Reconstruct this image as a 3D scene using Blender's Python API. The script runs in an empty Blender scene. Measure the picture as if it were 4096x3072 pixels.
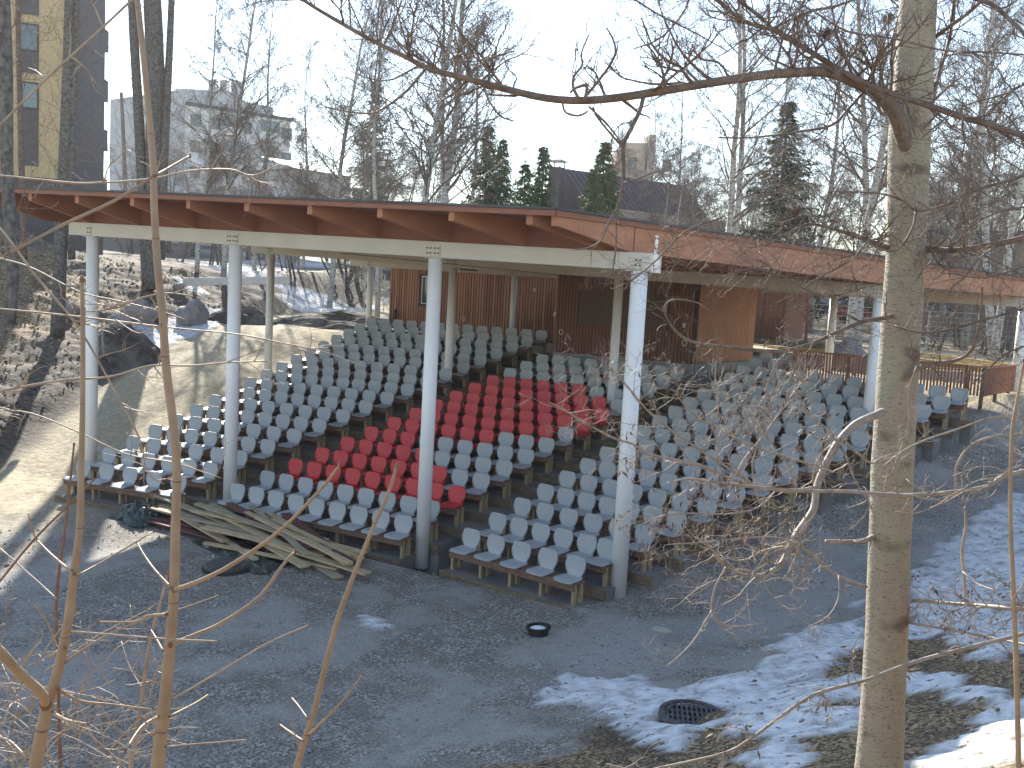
import bpy, math, random
from mathutils import Vector as V, Matrix, noise
R_ = math.radians
random.seed(7)
sc = bpy.context.scene
COL = sc.collection

# ---------------------------------------------------------------- camera
CAM = V((12.7302, -16.2966, 4.8659))
CR = V((0.887529, 0.457440, 0.055143)); CU = V((-0.098136, 0.070743, 0.992655)); CF = V((-0.450180, 0.886422, -0.107678))
FPX = 3907.0
cd = bpy.data.cameras.new("camera"); cam = bpy.data.objects.new("camera", cd); COL.objects.link(cam)
m = Matrix((CR, CU, -CF)).transposed().to_4x4(); m.translation = CAM; cam.matrix_world = m
cd.sensor_width = 36; cd.lens = FPX / 4096 * 36; cd.clip_start = 0.05; cd.clip_end = 3000
sc.camera = cam

# ---------------------------------------------------------------- sky and sun
SUN_EL = R_(27.5); SUN_DIR = V((-.69, .72, 0)).normalized()      # towards the sun
w = bpy.data.worlds.new("World"); sc.world = w; w.use_nodes = True
nt = w.node_tree; nt.nodes.clear()
sky = nt.nodes.new("ShaderNodeTexSky"); sky.sky_type = 'NISHITA'; sky.sun_disc = False
sky.sun_elevation = SUN_EL; sky.sun_rotation = math.atan2(SUN_DIR.x, SUN_DIR.y)
sky.altitude = 100; sky.air_density = 1.0; sky.dust_density = 0.05; sky.ozone_density = 0.3
bg = nt.nodes.new("ShaderNodeBackground"); bg.inputs[1].default_value = 0.10
wo = nt.nodes.new("ShaderNodeOutputWorld")
hs = nt.nodes.new("ShaderNodeHueSaturation"); hs.inputs["Saturation"].default_value = .86
nt.links.new(sky.outputs[0], hs.inputs["Color"]); nt.links.new(hs.outputs[0], bg.inputs[0]); nt.links.new(bg.outputs[0], wo.inputs[0])
sl = bpy.data.lights.new("sun", 'SUN'); sl.energy = 3.8; sl.angle = R_(.5); sl.color = (1, .94, .84)
sun = bpy.data.objects.new("sun", sl); COL.objects.link(sun)
sd = (SUN_DIR * math.cos(SUN_EL) + V((0, 0, math.sin(SUN_EL))))
sun.rotation_euler = sd.to_track_quat('Z', 'Y').to_euler(); sun.location = (0, 0, 30)
vs = sc.view_settings; vs.view_transform = 'Standard'; vs.look = 'None'; vs.gamma = 1; vs.use_curve_mapping = False
vs.exposure = 1.75
sc.cycles.max_bounces = 6; sc.cycles.diffuse_bounces = 3; sc.cycles.glossy_bounces = 2; sc.cycles.transmission_bounces = 3
sc.cycles.caustics_reflective = False; sc.cycles.caustics_refractive = False

# ---------------------------------------------------------------- helpers
def ray(sx, sy): return (CF + CR * ((sx - 2048) / FPX) - CU * ((sy - 1536) / FPX))
K = 4096 / 2212
def P(dx, dy, depth): return CAM + ray(dx * K, dy * K) * depth     # a place seen at that spot, that far away
def PY(sx, sy, Y):
    r = ray(sx, sy); return CAM + r * ((Y - CAM.y) / r.y)
def sm(a, b, t):
    t = max(0., min(1., (t - a) / (b - a))); return t * t * (3 - 2 * t)

class MB:
    def __init__(s): s.v = []; s.f = []; s.mi = []; s.m = 0
    def face(s, idx): s.f.append(idx); s.mi.append(s.m)
    def pb(s, o, a, b, c):                                          # box from corner o and three edges
        o = V(o); a = V(a); b = V(b); c = V(c); n = len(s.v)
        s.v += [o, o+a, o+a+b, o+b, o+c, o+a+c, o+a+b+c, o+b+c]
        for f in ((0,3,2,1),(4,5,6,7),(0,1,5,4),(1,2,6,5),(2,3,7,6),(3,0,4,7)): s.face([n+i for i in f])
    def box(s, x0, x1, y0, y1, z0, z1): s.pb((x0,y0,z0),(x1-x0,0,0),(0,y1-y0,0),(0,0,z1-z0))
    def bar(s, p, q, wdt, h, up=V((0,0,1))):                        # plank between two points
        p = V(p); q = V(q); d = q-p; sd_ = d.cross(up).normalized()*wdt; u = sd_.cross(d).normalized()*h
        s.pb(p-sd_/2-u/2, d, sd_, u)
    def tube(s, pts, rad, n=6, cap=True):
        k0 = len(s.v); N = len(pts); prev = None
        for i, p in enumerate(pts):
            t = (pts[min(i+1, N-1)] - pts[max(i-1, 0)])
            if t.length < 1e-9: t = V((0,0,1))
            t.normalize()
            if prev is None:
                a = t.orthogonal().normalized()
            else:
                a = prev - t*prev.dot(t)
                if a.length < 1e-6: a = t.orthogonal()
                a.normalize()
            prev = a; b = t.cross(a); r = rad[i] if hasattr(rad, '__len__') else rad
            for j in range(n):
                an = 2*math.pi*j/n; s.v.append(p + a*(r*math.cos(an)) + b*(r*math.sin(an)))
        for i in range(N-1):
            for j in range(n):
                j2 = (j+1) % n; s.face([k0+i*n+j, k0+i*n+j2, k0+(i+1)*n+j2, k0+(i+1)*n+j])
        if cap:
            s.face([k0+j for j in range(n)][::-1]); s.face([k0+(N-1)*n+j for j in range(n)])
    def quad(s, a, b, c, d):
        n = len(s.v); s.v += [V(a), V(b), V(c), V(d)]; s.face([n, n+1, n+2, n+3])
    def tri(s, a, b, c):
        n = len(s.v); s.v += [V(a), V(b), V(c)]; s.face([n, n+1, n+2])
    def grid(s, rows):                                              # rows of points
        k = len(s.v); nc = len(rows[0])
        for r in rows: s.v += r
        for i in range(len(rows)-1):
            for j in range(nc-1): s.face([k+i*nc+j, k+i*nc+j+1, k+(i+1)*nc+j+1, k+(i+1)*nc+j])
    def blob(s, c, r, seed=0, n1=7, n2=10, rough=.25, freq=1.6):    # rough stone or clod
        rows = []
        for i in range(n1+1):
            th = math.pi*i/n1; row = []
            for j in range(n2+1):
                ph = 2*math.pi*(j % n2)/n2
                d = V((math.sin(th)*math.cos(ph), math.sin(th)*math.sin(ph), math.cos(th)))
                k = 1 + rough*noise.noise(d*freq+V((seed*3.1, seed, 0)))*2
                row.append(V(c)+V((d.x*r[0]*k, d.y*r[1]*k, d.z*r[2]*k)))
            rows.append(row)
        s.grid(rows)
    def build(s, name, mats, parent=None, smooth=False, bev=0):
        me = bpy.data.meshes.new(name); off = V(parent.location) if parent else V((0,0,0))
        if parent and parent.parent: off = off + V(parent.parent.location)
        me.from_pydata([tuple(p-off) for p in s.v], [], s.f); 
        if not isinstance(mats, (list, tuple)): mats = [mats]
        for mt in mats: me.materials.append(mt)
        me.polygons.foreach_set("material_index", s.mi)
        if smooth: me.polygons.foreach_set("use_smooth", [True]*len(s.f))
        me.update()
        o = bpy.data.objects.new(name, me); COL.objects.link(o)
        if parent: o.parent = parent
        if bev:
            b = o.modifiers.new("bevel", 'BEVEL'); b.width = bev; b.segments = 1; b.limit_method = 'ANGLE'
        return o

def tag(o, label=None, cat=None, group=None, kind=None):
    if label: o['label'] = label
    if cat: o['category'] = cat
    if group: o['group'] = group
    if kind: o['kind'] = kind
    return o
def thing(name, loc, label, cat, group=None):
    o = bpy.data.objects.new(name, None); o.empty_display_size = .2; o.location = loc; COL.objects.link(o)
    return tag(o, label, cat, group)
def copy_tree(o, parent=None):
    c = o.copy(); COL.objects.link(c)
    if parent: c.parent = parent
    for ch in list(o.children): copy_tree(ch, c)
    return c
ORD = "first second third fourth fifth sixth seventh eighth ninth tenth eleventh twelfth thirteenth fourteenth fifteenth sixteenth seventeenth eighteenth".split()

# ---------------------------------------------------------------- materials
def mat(name, c1, c2=None, scale=5., rough=.75, bump=0., bscale=None, metal=0., stretch=None, detail=4, lo=.35, hi=.65, spec=.4, c3=None, s3=.6):
    mt = bpy.data.materials.new(name); mt.use_nodes = True; t = mt.node_tree; b = t.nodes["Principled BSDF"]
    b.inputs["Roughness"].default_value = rough; b.inputs["Metallic"].default_value = metal; b.inputs["Specular IOR Level"].default_value = spec
    c2 = c2 or tuple(x*.8 for x in c1)
    tc = t.nodes.new("ShaderNodeTexCoord"); src = tc.outputs["Object"]
    if stretch:
        mp = t.nodes.new("ShaderNodeMapping"); mp.inputs["Scale"].default_value = stretch; t.links.new(src, mp.inputs[0]); src = mp.outputs[0]
    n = t.nodes.new("ShaderNodeTexNoise"); n.inputs["Scale"].default_value = scale; n.inputs["Detail"].default_value = detail; t.links.new(src, n.inputs["Vector"])
    r = t.nodes.new("ShaderNodeValToRGB"); r.color_ramp.elements[0].position = lo; r.color_ramp.elements[1].position = hi
    r.color_ramp.elements[0].color = (*c1, 1); r.color_ramp.elements[1].color = (*c2, 1)
    t.links.new(n.outputs[0], r.inputs[0]); out = r.outputs[0]
    if c3:
        n3 = t.nodes.new("ShaderNodeTexNoise"); n3.inputs["Scale"].default_value = s3; n3.inputs["Detail"].default_value = 3; t.links.new(tc.outputs["Object"], n3.inputs["Vector"])
        r3 = t.nodes.new("ShaderNodeValToRGB"); r3.color_ramp.elements[0].position = .45; r3.color_ramp.elements[1].position = .62
        t.links.new(n3.outputs[0], r3.inputs[0])
        mx = t.nodes.new("ShaderNodeMix"); mx.data_type = 'RGBA'; t.links.new(r3.outputs[0], mx.inputs[0]); t.links.new(out, mx.inputs[6]); mx.inputs[7].default_value = (*c3, 1); out = mx.outputs[2]
    t.links.new(out, b.inputs["Base Color"])
    if bump:
        bn = n
        if bscale:
            bn = t.nodes.new("ShaderNodeTexNoise"); bn.inputs["Scale"].default_value = bscale; bn.inputs["Detail"].default_value = 3; t.links.new(src, bn.inputs["Vector"])
        bp = t.nodes.new("ShaderNodeBump"); bp.inputs["Strength"].default_value = bump; bp.inputs["Distance"].default_value = .02
        t.links.new(bn.outputs[0], bp.inputs["Height"]); t.links.new(bp.outputs[0], b.inputs["Normal"])
    return mt
M = {}
M['grey'] = mat('grey_plastic', (.42,.445,.455), (.36,.385,.395), 3, .42, spec=.5)
M['red'] = mat('red_plastic', (.66,.045,.055), (.56,.035,.045), 3, .42, spec=.5)
M['bench'] = mat('dark_bench_wood', (.15,.085,.06), (.24,.15,.105), 6, .75, .3, stretch=(1,6,6))
M['post'] = mat('pale_post_wood', (.42,.32,.18), (.30,.24,.14), 8, .8, .3, stretch=(4,4,1))
M['riser'] = mat('riser_wood', (.22,.17,.11), (.13,.10,.07), 6, .85, .3, stretch=(1,5,5))
M['white'] = mat('white_paint', (.87,.87,.85), (.82,.82,.80), 2, .45)
M['beam'] = mat('beam_paint', (.60,.57,.505), (.54,.515,.46), 1.5, .5)
M['bolt'] = mat('bolt_steel', (.06,.06,.06), (.1,.1,.1), 8, .5, metal=.5)
M['rafter'] = mat('rafter_wood', (.44,.20,.11), (.38,.165,.09), 2.2, .6, .10, stretch=(2,1,2), c3=(.35,.15,.085), s3=.8)
M['soffit'] = mat('soffit_plywood', (.27,.105,.075), (.23,.09,.065), 2, .65, c3=(.24,.095,.07))
M['fascia'] = mat('fascia_wood', (.27,.12,.08), (.22,.095,.065), 3, .65, stretch=(1,1,6))
M['felt'] = mat('roof_felt', (.06,.07,.08), (.10,.11,.12), 1, .9)
M['slat'] = mat('red_brown_cladding', (.29,.12,.07), (.45,.21,.12), 5, .7, .2, stretch=(6,6,.3), c3=(.25,.10,.065), s3=.5)
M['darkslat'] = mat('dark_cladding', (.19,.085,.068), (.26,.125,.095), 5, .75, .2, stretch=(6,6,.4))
M['orange'] = mat('pale_and_bounce_lit_cladding', (.48,.24,.13), (.38,.18,.10), 5, .7, .2, stretch=(6,6,.3))  # random paler slats; on the control room side, bounced light put into the colour
M['hatch'] = mat('hatch_board', (.125,.08,.07), (.15,.095,.085), 2, .7)
M['conc'] = mat('concrete', (.30,.31,.31), (.24,.25,.25), 2.5, .9, .2, bscale=20)
M['palec'] = mat('pale_concrete', (.62,.60,.56), (.52,.50,.46), 3, .9, .2, bscale=20)
M['frame'] = mat('dark_frame', (.03,.025,.025), (.04,.035,.03), 2, .5)
M['wframe'] = mat('white_frame', (.75,.75,.73), None, 2, .5)
gl = mat('window_glass', (.04,.06,.07), (.06,.09,.10), 1, .06, spec=.8); M['glass'] = gl
M['rock'] = mat('granite', (.30,.28,.27), (.17,.165,.165), 4, .85, .6, bscale=9, c3=(.33,.27,.25), s3=1.5)
M['plank'] = mat('sawn_pine', (.55,.43,.26), (.44,.34,.21), 4, .8, .2, stretch=(1,1,1))
M['plankg'] = mat('weathered_plank', (.40,.34,.23), (.30,.26,.18), 4, .8, .2)
M['brownp'] = mat('brown_stained_plank', (.12,.05,.045), (.16,.07,.06), 4, .7, .2)
M['yellowp'] = mat('fresh_yellow_plank', (.62,.44,.18), (.52,.36,.14), 4, .8)
M['tarp'] = mat('dark_green_tarpaulin', (.02,.04,.036), (.035,.06,.05), 3, .35, .3, spec=.6)
M['black'] = mat('black_plastic', (.015,.016,.018), (.03,.03,.032), 5, .5)
M['iron'] = mat('cast_iron', (.12,.12,.125), (.07,.07,.075), 8, .6, .3, metal=.4)
M['steel'] = mat('galvanised_steel', (.45,.46,.48), (.38,.39,.41), 4, .4, metal=.7)
M['yellow_wall'] = mat('yellow_brick', (.50,.39,.23), (.42,.33,.19), 6, .85)
M['dark_wall'] = mat('dark_grey_cladding', (.08,.075,.08), (.11,.10,.11), 3, .8)
M['white_wall'] = mat('pale_render', (.66,.66,.66), (.60,.60,.61), .4, .85)
M['grey_wall'] = mat('grey_render', (.45,.47,.50), (.40,.42,.45), .4, .85)
M['purple_roof'] = mat('dark_metal_roof', (.10,.065,.07), (.07,.05,.055), 3, .5)
M['brick'] = mat('tan_brick', (.42,.35,.28), (.36,.30,.25), 3, .9)
M['snow'] = mat('snow', (.85,.87,.9), (.75,.78,.82), 3, .6, .4)
def bark(name, base, dark, sc_=9, lo=.52, hi=.62, st=(1,1,3.5), bump=.4):
    return mat(name, base, dark, sc_, .85, bump, stretch=st, lo=lo, hi=hi)
M['birch'] = bark('birch_bark', (.44,.425,.40), (.11,.10,.095), 5, .50, .66, (1.2,1.2,3.2))
M['birchdark'] = bark('old_birch_bark', (.17,.155,.14), (.065,.058,.052), 7, .35, .65, (1.6,1.6,1.4))
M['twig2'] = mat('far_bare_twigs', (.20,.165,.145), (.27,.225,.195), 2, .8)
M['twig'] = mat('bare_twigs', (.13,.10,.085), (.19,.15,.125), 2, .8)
M['twigf'] = mat('dark_branch_bark', (.11,.08,.065), (.20,.15,.12), 14, .7, .4)
M['pinebark'] = bark('pine_bark', (.20,.13,.10), (.09,.065,.055), 8, .4, .6, (1,1,2))
M['needle'] = mat('spruce_needles', (.08,.115,.045), (.13,.165,.07), 2.5, .7, lo=.3, hi=.7)
M['needled'] = mat('dark_spruce_needles', (.025,.045,.022), (.045,.065,.03), 2.5, .7, lo=.3, hi=.7)
M['sapling'] = mat('sapling_bark', (.36,.26,.165), (.27,.19,.12), 14, .55, .25, lo=.35, hi=.7, spec=.5)
M['sapred'] = mat('sapling_node', (.17,.085,.055), (.23,.13,.08), 20, .6)
M['twigp'] = mat('pale_twig_bark', (.40,.32,.24), (.26,.19,.14), 14, .6, .2, spec=.5)
M['twigm'] = mat('sunlit_branch_bark', (.36,.31,.265), (.25,.21,.17), 14, .65, .3)  # paler than the upper bark: sunlit highlights put into the colour
M['leafdry'] = mat('dry_curled_leaf', (.22,.15,.11), (.10,.065,.05), 30, .7)
M['litter'] = mat('leaf_litter', (.30,.20,.10), (.11,.075,.05), 60, .85)
def aspen():
    mt = bpy.data.materials.new('grey_green_smooth_bark'); mt.use_nodes = True; t = mt.node_tree; b = t.nodes["Principled BSDF"]; b.inputs["Roughness"].default_value = .8
    tc = t.nodes.new("ShaderNodeTexCoord")
    def N(scale, st, det=5):
        mp = t.nodes.new("ShaderNodeMapping"); mp.inputs["Scale"].default_value = st; t.links.new(tc.outputs["Object"], mp.inputs[0])
        n = t.nodes.new("ShaderNodeTexNoise"); n.inputs["Scale"].default_value = scale; n.inputs["Detail"].default_value = det; t.links.new(mp.outputs[0], n.inputs["Vector"]); return n
    def ramp(n, stops):
        r = t.nodes.new("ShaderNodeValToRGB"); e = r.color_ramp.elements
        while len(e) < len(stops): e.new(.5)
        for i, (p, c) in enumerate(stops): e[i].position = p; e[i].color = (*c, 1)
        t.links.new(n.outputs[0], r.inputs[0]); return r
    base = ramp(N(3, (1,1,.6)), [(.3, (.33,.31,.22)), (.5, (.30,.265,.20)), (.7, (.38,.30,.245))])
    len_ = ramp(N(34, (1,1,3.2)), [(.56, (0,0,0)), (.68, (.85,.85,.85))])
    blot = ramp(N(2.4, (1,1,2.0), 12), [(.57, (0,0,0)), (.66, (.85,.85,.85))])
    m1 = t.nodes.new("ShaderNodeMix"); m1.data_type = 'RGBA'; t.links.new(len_.outputs[0], m1.inputs[0]); t.links.new(base.outputs[0], m1.inputs[6]); m1.inputs[7].default_value = (.10,.085,.065,1)
    m2 = t.nodes.new("ShaderNodeMix"); m2.data_type = 'RGBA'; t.links.new(blot.outputs[0], m2.inputs[0]); t.links.new(m1.outputs[2], m2.inputs[6]); m2.inputs[7].default_value = (.12,.085,.07,1)
    t.links.new(m2.outputs[2], b.inputs["Base Color"])
    bn = N(22, (1,1,2.5)); bp = t.nodes.new("ShaderNodeBump"); bp.inputs["Strength"].default_value = .8; bp.inputs["Distance"].default_value = .012
    t.links.new(bn.outputs[0], bp.inputs["Height"]); t.links.new(bp.outputs[0], b.inputs["Normal"])
    return mt
M['aspen'] = aspen()

# ---------------------------------------------------------------- seating layout (front row of the middle block at the origin)
DR, HR, SK = .818, .181, .134
BLK = {'L': dict(a=.106, o=V((-6.228,-.755,.084)), l=-.019, w=2.747, e=.206-.0, n=[5,6,6,7,7,8,8,9,9,10,10,10,11,11,12,12,13,13]),
       'M': dict(a=0., o=V((-2.2,0,0)), l=SK, w=4.4, e=SK, n=[9]*15),
       'R': dict(a=-.179, o=V((3.829,-.084,.007)), l=-.009, w=2.429, e=.222, n=[5,6,6,7,7,8,8,8,9,9,10,10,11,11,11,12,2,2])}
def fr(b):
    a = BLK[b]['a']; return V((math.cos(a), math.sin(a), 0)), V((-math.sin(a), math.cos(a), 0))
def rowpt(b, i, t, back=0., z=0.):
    B = BLK[b]; u, v = fr(b); return B['o'] + u*t + v*(DR*i+back) + V((0,0,HR*i+z))

# ---------------------------------------------------------------- terrain
def incl(y): return -.8 + .2213*max(0., min(14.25, y))
XLP = [(-50,8.3),(-3,8.3),(0,10.2),(12.2,16.9),(18.7,18.8),(31.6,24.5),(60,32),(400,60)]
def dleft(x, y):
    for (a, b), (c, d) in zip(XLP, XLP[1:]):
        if y <= c: return (-x-lerp(b, d, (y-a)/(c-a)))*.85
    return -x-60
def lerp(a, b, t): return a+(b-a)*t 
def bankd(x, y): return (x-7.3)*.9 - (y+4.8)*.44
def H0(x, y):
    z = incl(y)
    # right of the seats the ground falls away a little
    xr = 6.35+.47*max(0., y)
    z -= .45*sm(0, 2.2, x-xr)*sm(-1, 6, y)*(1-sm(13, 17, y))
    dl = dleft(x, y)
    if dl > 0:
        h = lerp(.36*dl if dl < 14 else 5.04+.10*min(dl-14, 60), min(1.9, .5*dl)+.05*max(0, min(dl, 60)-4), sm(13, 20, y))
        z += h*sm(0, 1.2, dl)*(sm(-14, 0, y)*.7+.3) 
    z += sm(36, 43, y)*sm(-6, -16, x)*1.9*(1-sm(1, 6, dl))
    d = bankd(x, y)
    if d > 0: z += (.20*d+.021*d*d if d < 14 else 6.9)*sm(0, .8, d)*(1-sm(9, 16, y))
    if y > 45: z += min(1.2, (y-45)*.04)
    return z
def H(x, y):
    z = H0(x, y)
    q = V((x*.35, y*.35, 0)); z += .06*noise.noise(q)
    dl = dleft(x, y)
    if dl > 0: z += sm(0, 2, dl)*(.35*noise.noise(V((x*.5, y*.5, 4)))+.12*noise.noise(V((x*1.7, y*1.7, 2))))
    if bankd(x, y) > 0: z += .10*sm(0, 2, bankd(x, y))*noise.noise(V((x*1.3, y*1.3, 7)))
    return z
def hit(sx, sy):
    r = ray(sx, sy).normalized(); t = 3.
    while t < 200:
        p = CAM+r*t
        if p.z < H0(p.x, p.y): return p
        t += .04 if t < 60 else .3
    return CAM+r*60
def seatmask(x, y):                                                # under the seating blocks
    if not -1.2 < y < 14: return 0
    a = max(-6.9-.1*y, -8.4) ; b = 6.6+.40*y
    return min(sm(0, .5, x-a), sm(0, .5, b-x), sm(0, .4, y+.75), sm(0, .5, 13.6-y))
def inpoly(x, y, pl):
    c = False; j = len(pl)-1
    for i in range(len(pl)):
        xi, yi = pl[i]; xj, yj = pl[j]
        if (yi > y) != (yj > y) and x < (xj-xi)*(y-yi)/(yj-yi)+xi: c = not c
        j = i
    return c
SNOWPX = [[(2090,2770),(2500,2700),(2700,2760),(3010,2690),(3200,2500),(3450,2480),(3470,2560),(3300,2700),(3060,2760),(3400,2700),(3500,2740),(3480,2800),(3050,2860),(3400,2840),(3440,2900),(3250,2960),(3180,3072),(2900,3072),(3060,2960),(2900,2900),(2700,2990),(2500,2920),(2350,2840)],
          [(3640,2330),(3780,2180),(3900,2080),(4130,2000),(4130,2420),(3900,2420),(4130,2460),(4130,2560),(4000,2660),(3900,2640),(3760,2540),(3640,2560),(3620,2450)],
          [(3620,2700),(3800,2720),(3990,2790),(4130,2900),(4130,3072),(3640,3072),(3900,2950),(3900,2820),(3760,2770),(3620,2780)],
          [(3400,2450),(3900,2080),(4130,1960),(4130,2010),(3800,2160),(3500,2420)],
          [(1430,2475),(1560,2480),(1570,2520),(1450,2520)],
          [(500,1330),(600,1300),(760,1250),(900,1240),(880,1300),(760,1350),(640,1400),(560,1400)],
          [(1170,1150),(1290,1180),(1500,1230),(1350,1250),(1180,1240),(1130,1190)],
          [(690,1130),(760,1120),(850,1170),(760,1185)],
          [(1140,1010),(1300,1020),(1460,1090),(1560,1130),(1470,1140),(1240,1080),(1120,1060)],
          [(820,960),(1100,975),(1120,1020),(900,1000)]]
SNOW = []
for pl in SNOWPX:
    q = [hit(*s) for s in pl]; SNOW.append([(p.x, p.y) for p in q])
SB = [(min(p[0] for p in s)-.5, max(p[0] for p in s)+.5, min(p[1] for p in s)-.5, max(p[1] for p in s)+.5) for s in SNOW]
GRATE = hit(2768, 2868)
def snow(x, y):
    xx = x+.35*noise.noise(V((x*1.4, y*1.4, 3)))+.12*noise.noise(V((x*5, y*5, 3))); yy = y+.35*noise.noise(V((x*1.4, y*1.4, 9)))+.12*noise.noise(V((x*5, y*5, 8)))
    if (x-GRATE.x)**2+(y-GRATE.y)**2 < .2: return 0.
    for s, b in zip(SNOW, SB):
        if b[0] < xx < b[1] and b[2] < yy < b[3] and inpoly(xx, yy, s): return 1.
    return 0.
def ground_mat():
    mt = bpy.data.materials.new('ground_surface'); mt.use_nodes = True; t = mt.node_tree; b = t.nodes["Principled BSDF"]; b.inputs["Roughness"].default_value = .9; b.inputs["Specular IOR Level"].default_value = .25
    tc = t.nodes.new("ShaderNodeTexCoord")
    def N(scale, det=4, typ="ShaderNodeTexNoise"):
        n = t.nodes.new(typ); n.inputs["Scale"].default_value = scale
        if typ == "ShaderNodeTexNoise": n.inputs["Detail"].default_value = det
        t.links.new(tc.outputs["Object"], n.inputs["Vector"]); return n
    def ramp(o, stops):
        r = t.nodes.new("ShaderNodeValToRGB"); e = r.color_ramp.elements
        while len(e) < len(stops): e.new(.5)
        for i, (p, c) in enumerate(stops): e[i].position = p; e[i].color = (*c, 1)
        t.links.new(o, r.inputs[0]); return r.outputs[0]
    def mix(f, a, b_, mode='MIX'):
        x = t.nodes.new("ShaderNodeMix"); x.data_type = 'RGBA'; x.blend_type = mode
        if isinstance(f, float): x.inputs[0].default_value = f
        else: t.links.new(f, x.inputs[0])
        t.links.new(a, x.inputs[6])
        if isinstance(b_, tuple): x.inputs[7].default_value = (*b_, 1)
        else: t.links.new(b_, x.inputs[7])
        return x.outputs[2]
    def attr(n):
        a = t.nodes.new("ShaderNodeAttribute"); a.attribute_name = n; return a.outputs["Fac"]
    fine = N(24, 3); vor = N(38, typ="ShaderNodeTexVoronoi"); big = N(.55, 4); mid = N(2.6, 5)
    grav = ramp(vor.outputs["Color"], [(.15, (.10,.092,.08)), (.5, (.23,.21,.18)), (.85, (.46,.43,.39))])
    grav = mix(ramp(mid.outputs[0], [(.42, (0,0,0)), (.62, (.75,.75,.75))]), grav, ramp(fine.outputs[0], [(.38, (.12,.108,.088)), (.62, (.27,.245,.205))]))
    frost = ramp(big.outputs[0], [(.48, (0,0,0)), (.58, (.72,.72,.72))])
    grav = mix(frost, grav, ramp(vor.outputs["Distance"], [(.1, (.56,.55,.52)), (.4, (.33,.315,.29))]))
    sand = ramp(N(9, 6).outputs[0], [(.3, (.30,.25,.165)), (.5, (.42,.36,.245)), (.7, (.52,.45,.32))])
    sand = mix(ramp(mid.outputs[0], [(.55, (0,0,0)), (.75, (.5,.5,.5))]), sand, (.24,.21,.13))
    lv = N(27, typ="ShaderNodeTexVoronoi")
    lit = ramp(lv.outputs["Color"], [(.2, (.06,.045,.03)), (.42, (.14,.10,.065)), (.62, (.26,.18,.105)), (.85, (.45,.34,.20))])
    lit = mix(ramp(N(1.2, 4).outputs[0], [(.5, (0,0,0)), (.66, (.8,.8,.8))]), lit, (.075,.06,.045))
    soil = ramp(N(7, 6).outputs[0], [(.35, (.06,.05,.042)), (.62, (.15,.125,.10))])
    c = mix(attr('sand'), grav, sand); c = mix(attr('litter'), c, lit); c = mix(attr('soil'), c, soil)
    sn = ramp(N(5, 8).outputs[0], [(.3, (.36,.36,.36)), (.46, (.58,.59,.60)), (.65, (.76,.77,.79))])
    gate = t.nodes.new("ShaderNodeMath"); gate.operation = 'MULTIPLY'; t.links.new(attr('snow'), gate.inputs[0])
    t.links.new(ramp(N(9, 5).outputs[0], [(.34, (0,0,0)), (.40, (1,1,1))]), gate.inputs[1])
    c = mix(gate.outputs[0], c, sn); c = mix(attr('ice'), c, (.36,.37,.38)); c = mix(attr('grass'), c, ramp(fine.outputs[0], [(.4, (.26,.24,.07)), (.6, (.38,.36,.12))]))
    t.links.new(c, b.inputs["Base Color"])
    bp = t.nodes.new("ShaderNodeBump"); bp.inputs["Strength"].default_value = .8; bp.inputs["Distance"].default_value = .025
    t.links.new(fine.outputs[0], bp.inputs["Height"])
    b2 = t.nodes.new("ShaderNodeBump"); b2.inputs["Strength"].default_value = .7; b2.inputs["Distance"].default_value = .06
    t.links.new(N(5, 5).outputs[0], b2.inputs["Height"]); t.links.new(b2.outputs[0], bp.inputs["Normal"]); t.links.new(bp.outputs[0], b.inputs["Normal"])
    return mt
M['ground'] = ground_mat()
def axis(lo, a, b, hi, step):
    o = [a+step*i for i in range(int((b-a)/step)+1)]; g = step; x = a; left = []
    while x > lo: g *= 1.22; x -= g; left.append(x)
    g = step; x = o[-1]; right = []
    while x < hi: g *= 1.22; x += g; right.append(x)
    return left[::-1]+o+right
def terrain():
    xs = axis(-150, -24, 16, 110, .14); ys = axis(-40, -11, 22, 190, .14)
    mb = MB(); nx = len(xs); att = {k: [] for k in ('sand','litter','soil','snow','ice','grass')}
    for y in ys:
        for x in xs:
            z = H(x, y); s = snow(x, y) if -120 < x < 20 and y < 120 else 0
            z += (.05+.05*noise.noise(V((x*3.3, y*3.3, 11)))+.03*noise.noise(V((x*8, y*8, 12))))*s
            z -= .5*seatmask(x, y)
            mb.v.append(V((x, y, z)))
            dl = dleft(x, y)
            nn = noise.noise(V((x*.8, y*.8, 1)))
            sandm = max(sm(-3.5, -7.5, x+nn*1.2+.15*min(0,y)), sm(12, 14.5, y+nn)*.9)
            att['sand'].append(sandm*(1-sm(30, 60, y)*.3))
            lit = sm(0, 1.0, dl+nn); bd = bankd(x, y)
            lit = max(lit, sm(1.7, 2.3, bd+nn*.9-.8*(y > 4)*(y-4)*.3)) if y < 14 else lit
            att['litter'].append(lit)
            so = sm(0, .8, dl+.3)*(1-sm(2.2, 4.2, dl+nn*1.5)) 
            if y > 13 and dl > -.5: so = max(so, .95*sm(-.3, .1, nn+.25)*(1-sm(80, 110, y)))
            att['soil'].append(so); att['snow'].append(s)
            att['ice'].append(.30*sm(-1.5, -.6, bd+nn*.5)*(1-sm(-.3, .4, bd+nn*.5))*sm(-6, -3, y) if y < 12 else 0)
            att['grass'].append(sm(36, 44, y)*sm(3, 0, abs(x+33-.0*y))*.9)
    for j in range(len(ys)-1):
        for i in range(nx-1): mb.face([j*nx+i, j*nx+i+1, (j+1)*nx+i+1, (j+1)*nx+i])
    o = mb.build('ground', M['ground'], smooth=True); tag(o, kind='structure')
    for k, d in att.items():
        a = o.data.attributes.new(k, 'FLOAT', 'POINT'); a.data.foreach_set("value", d)
terrain()

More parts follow.
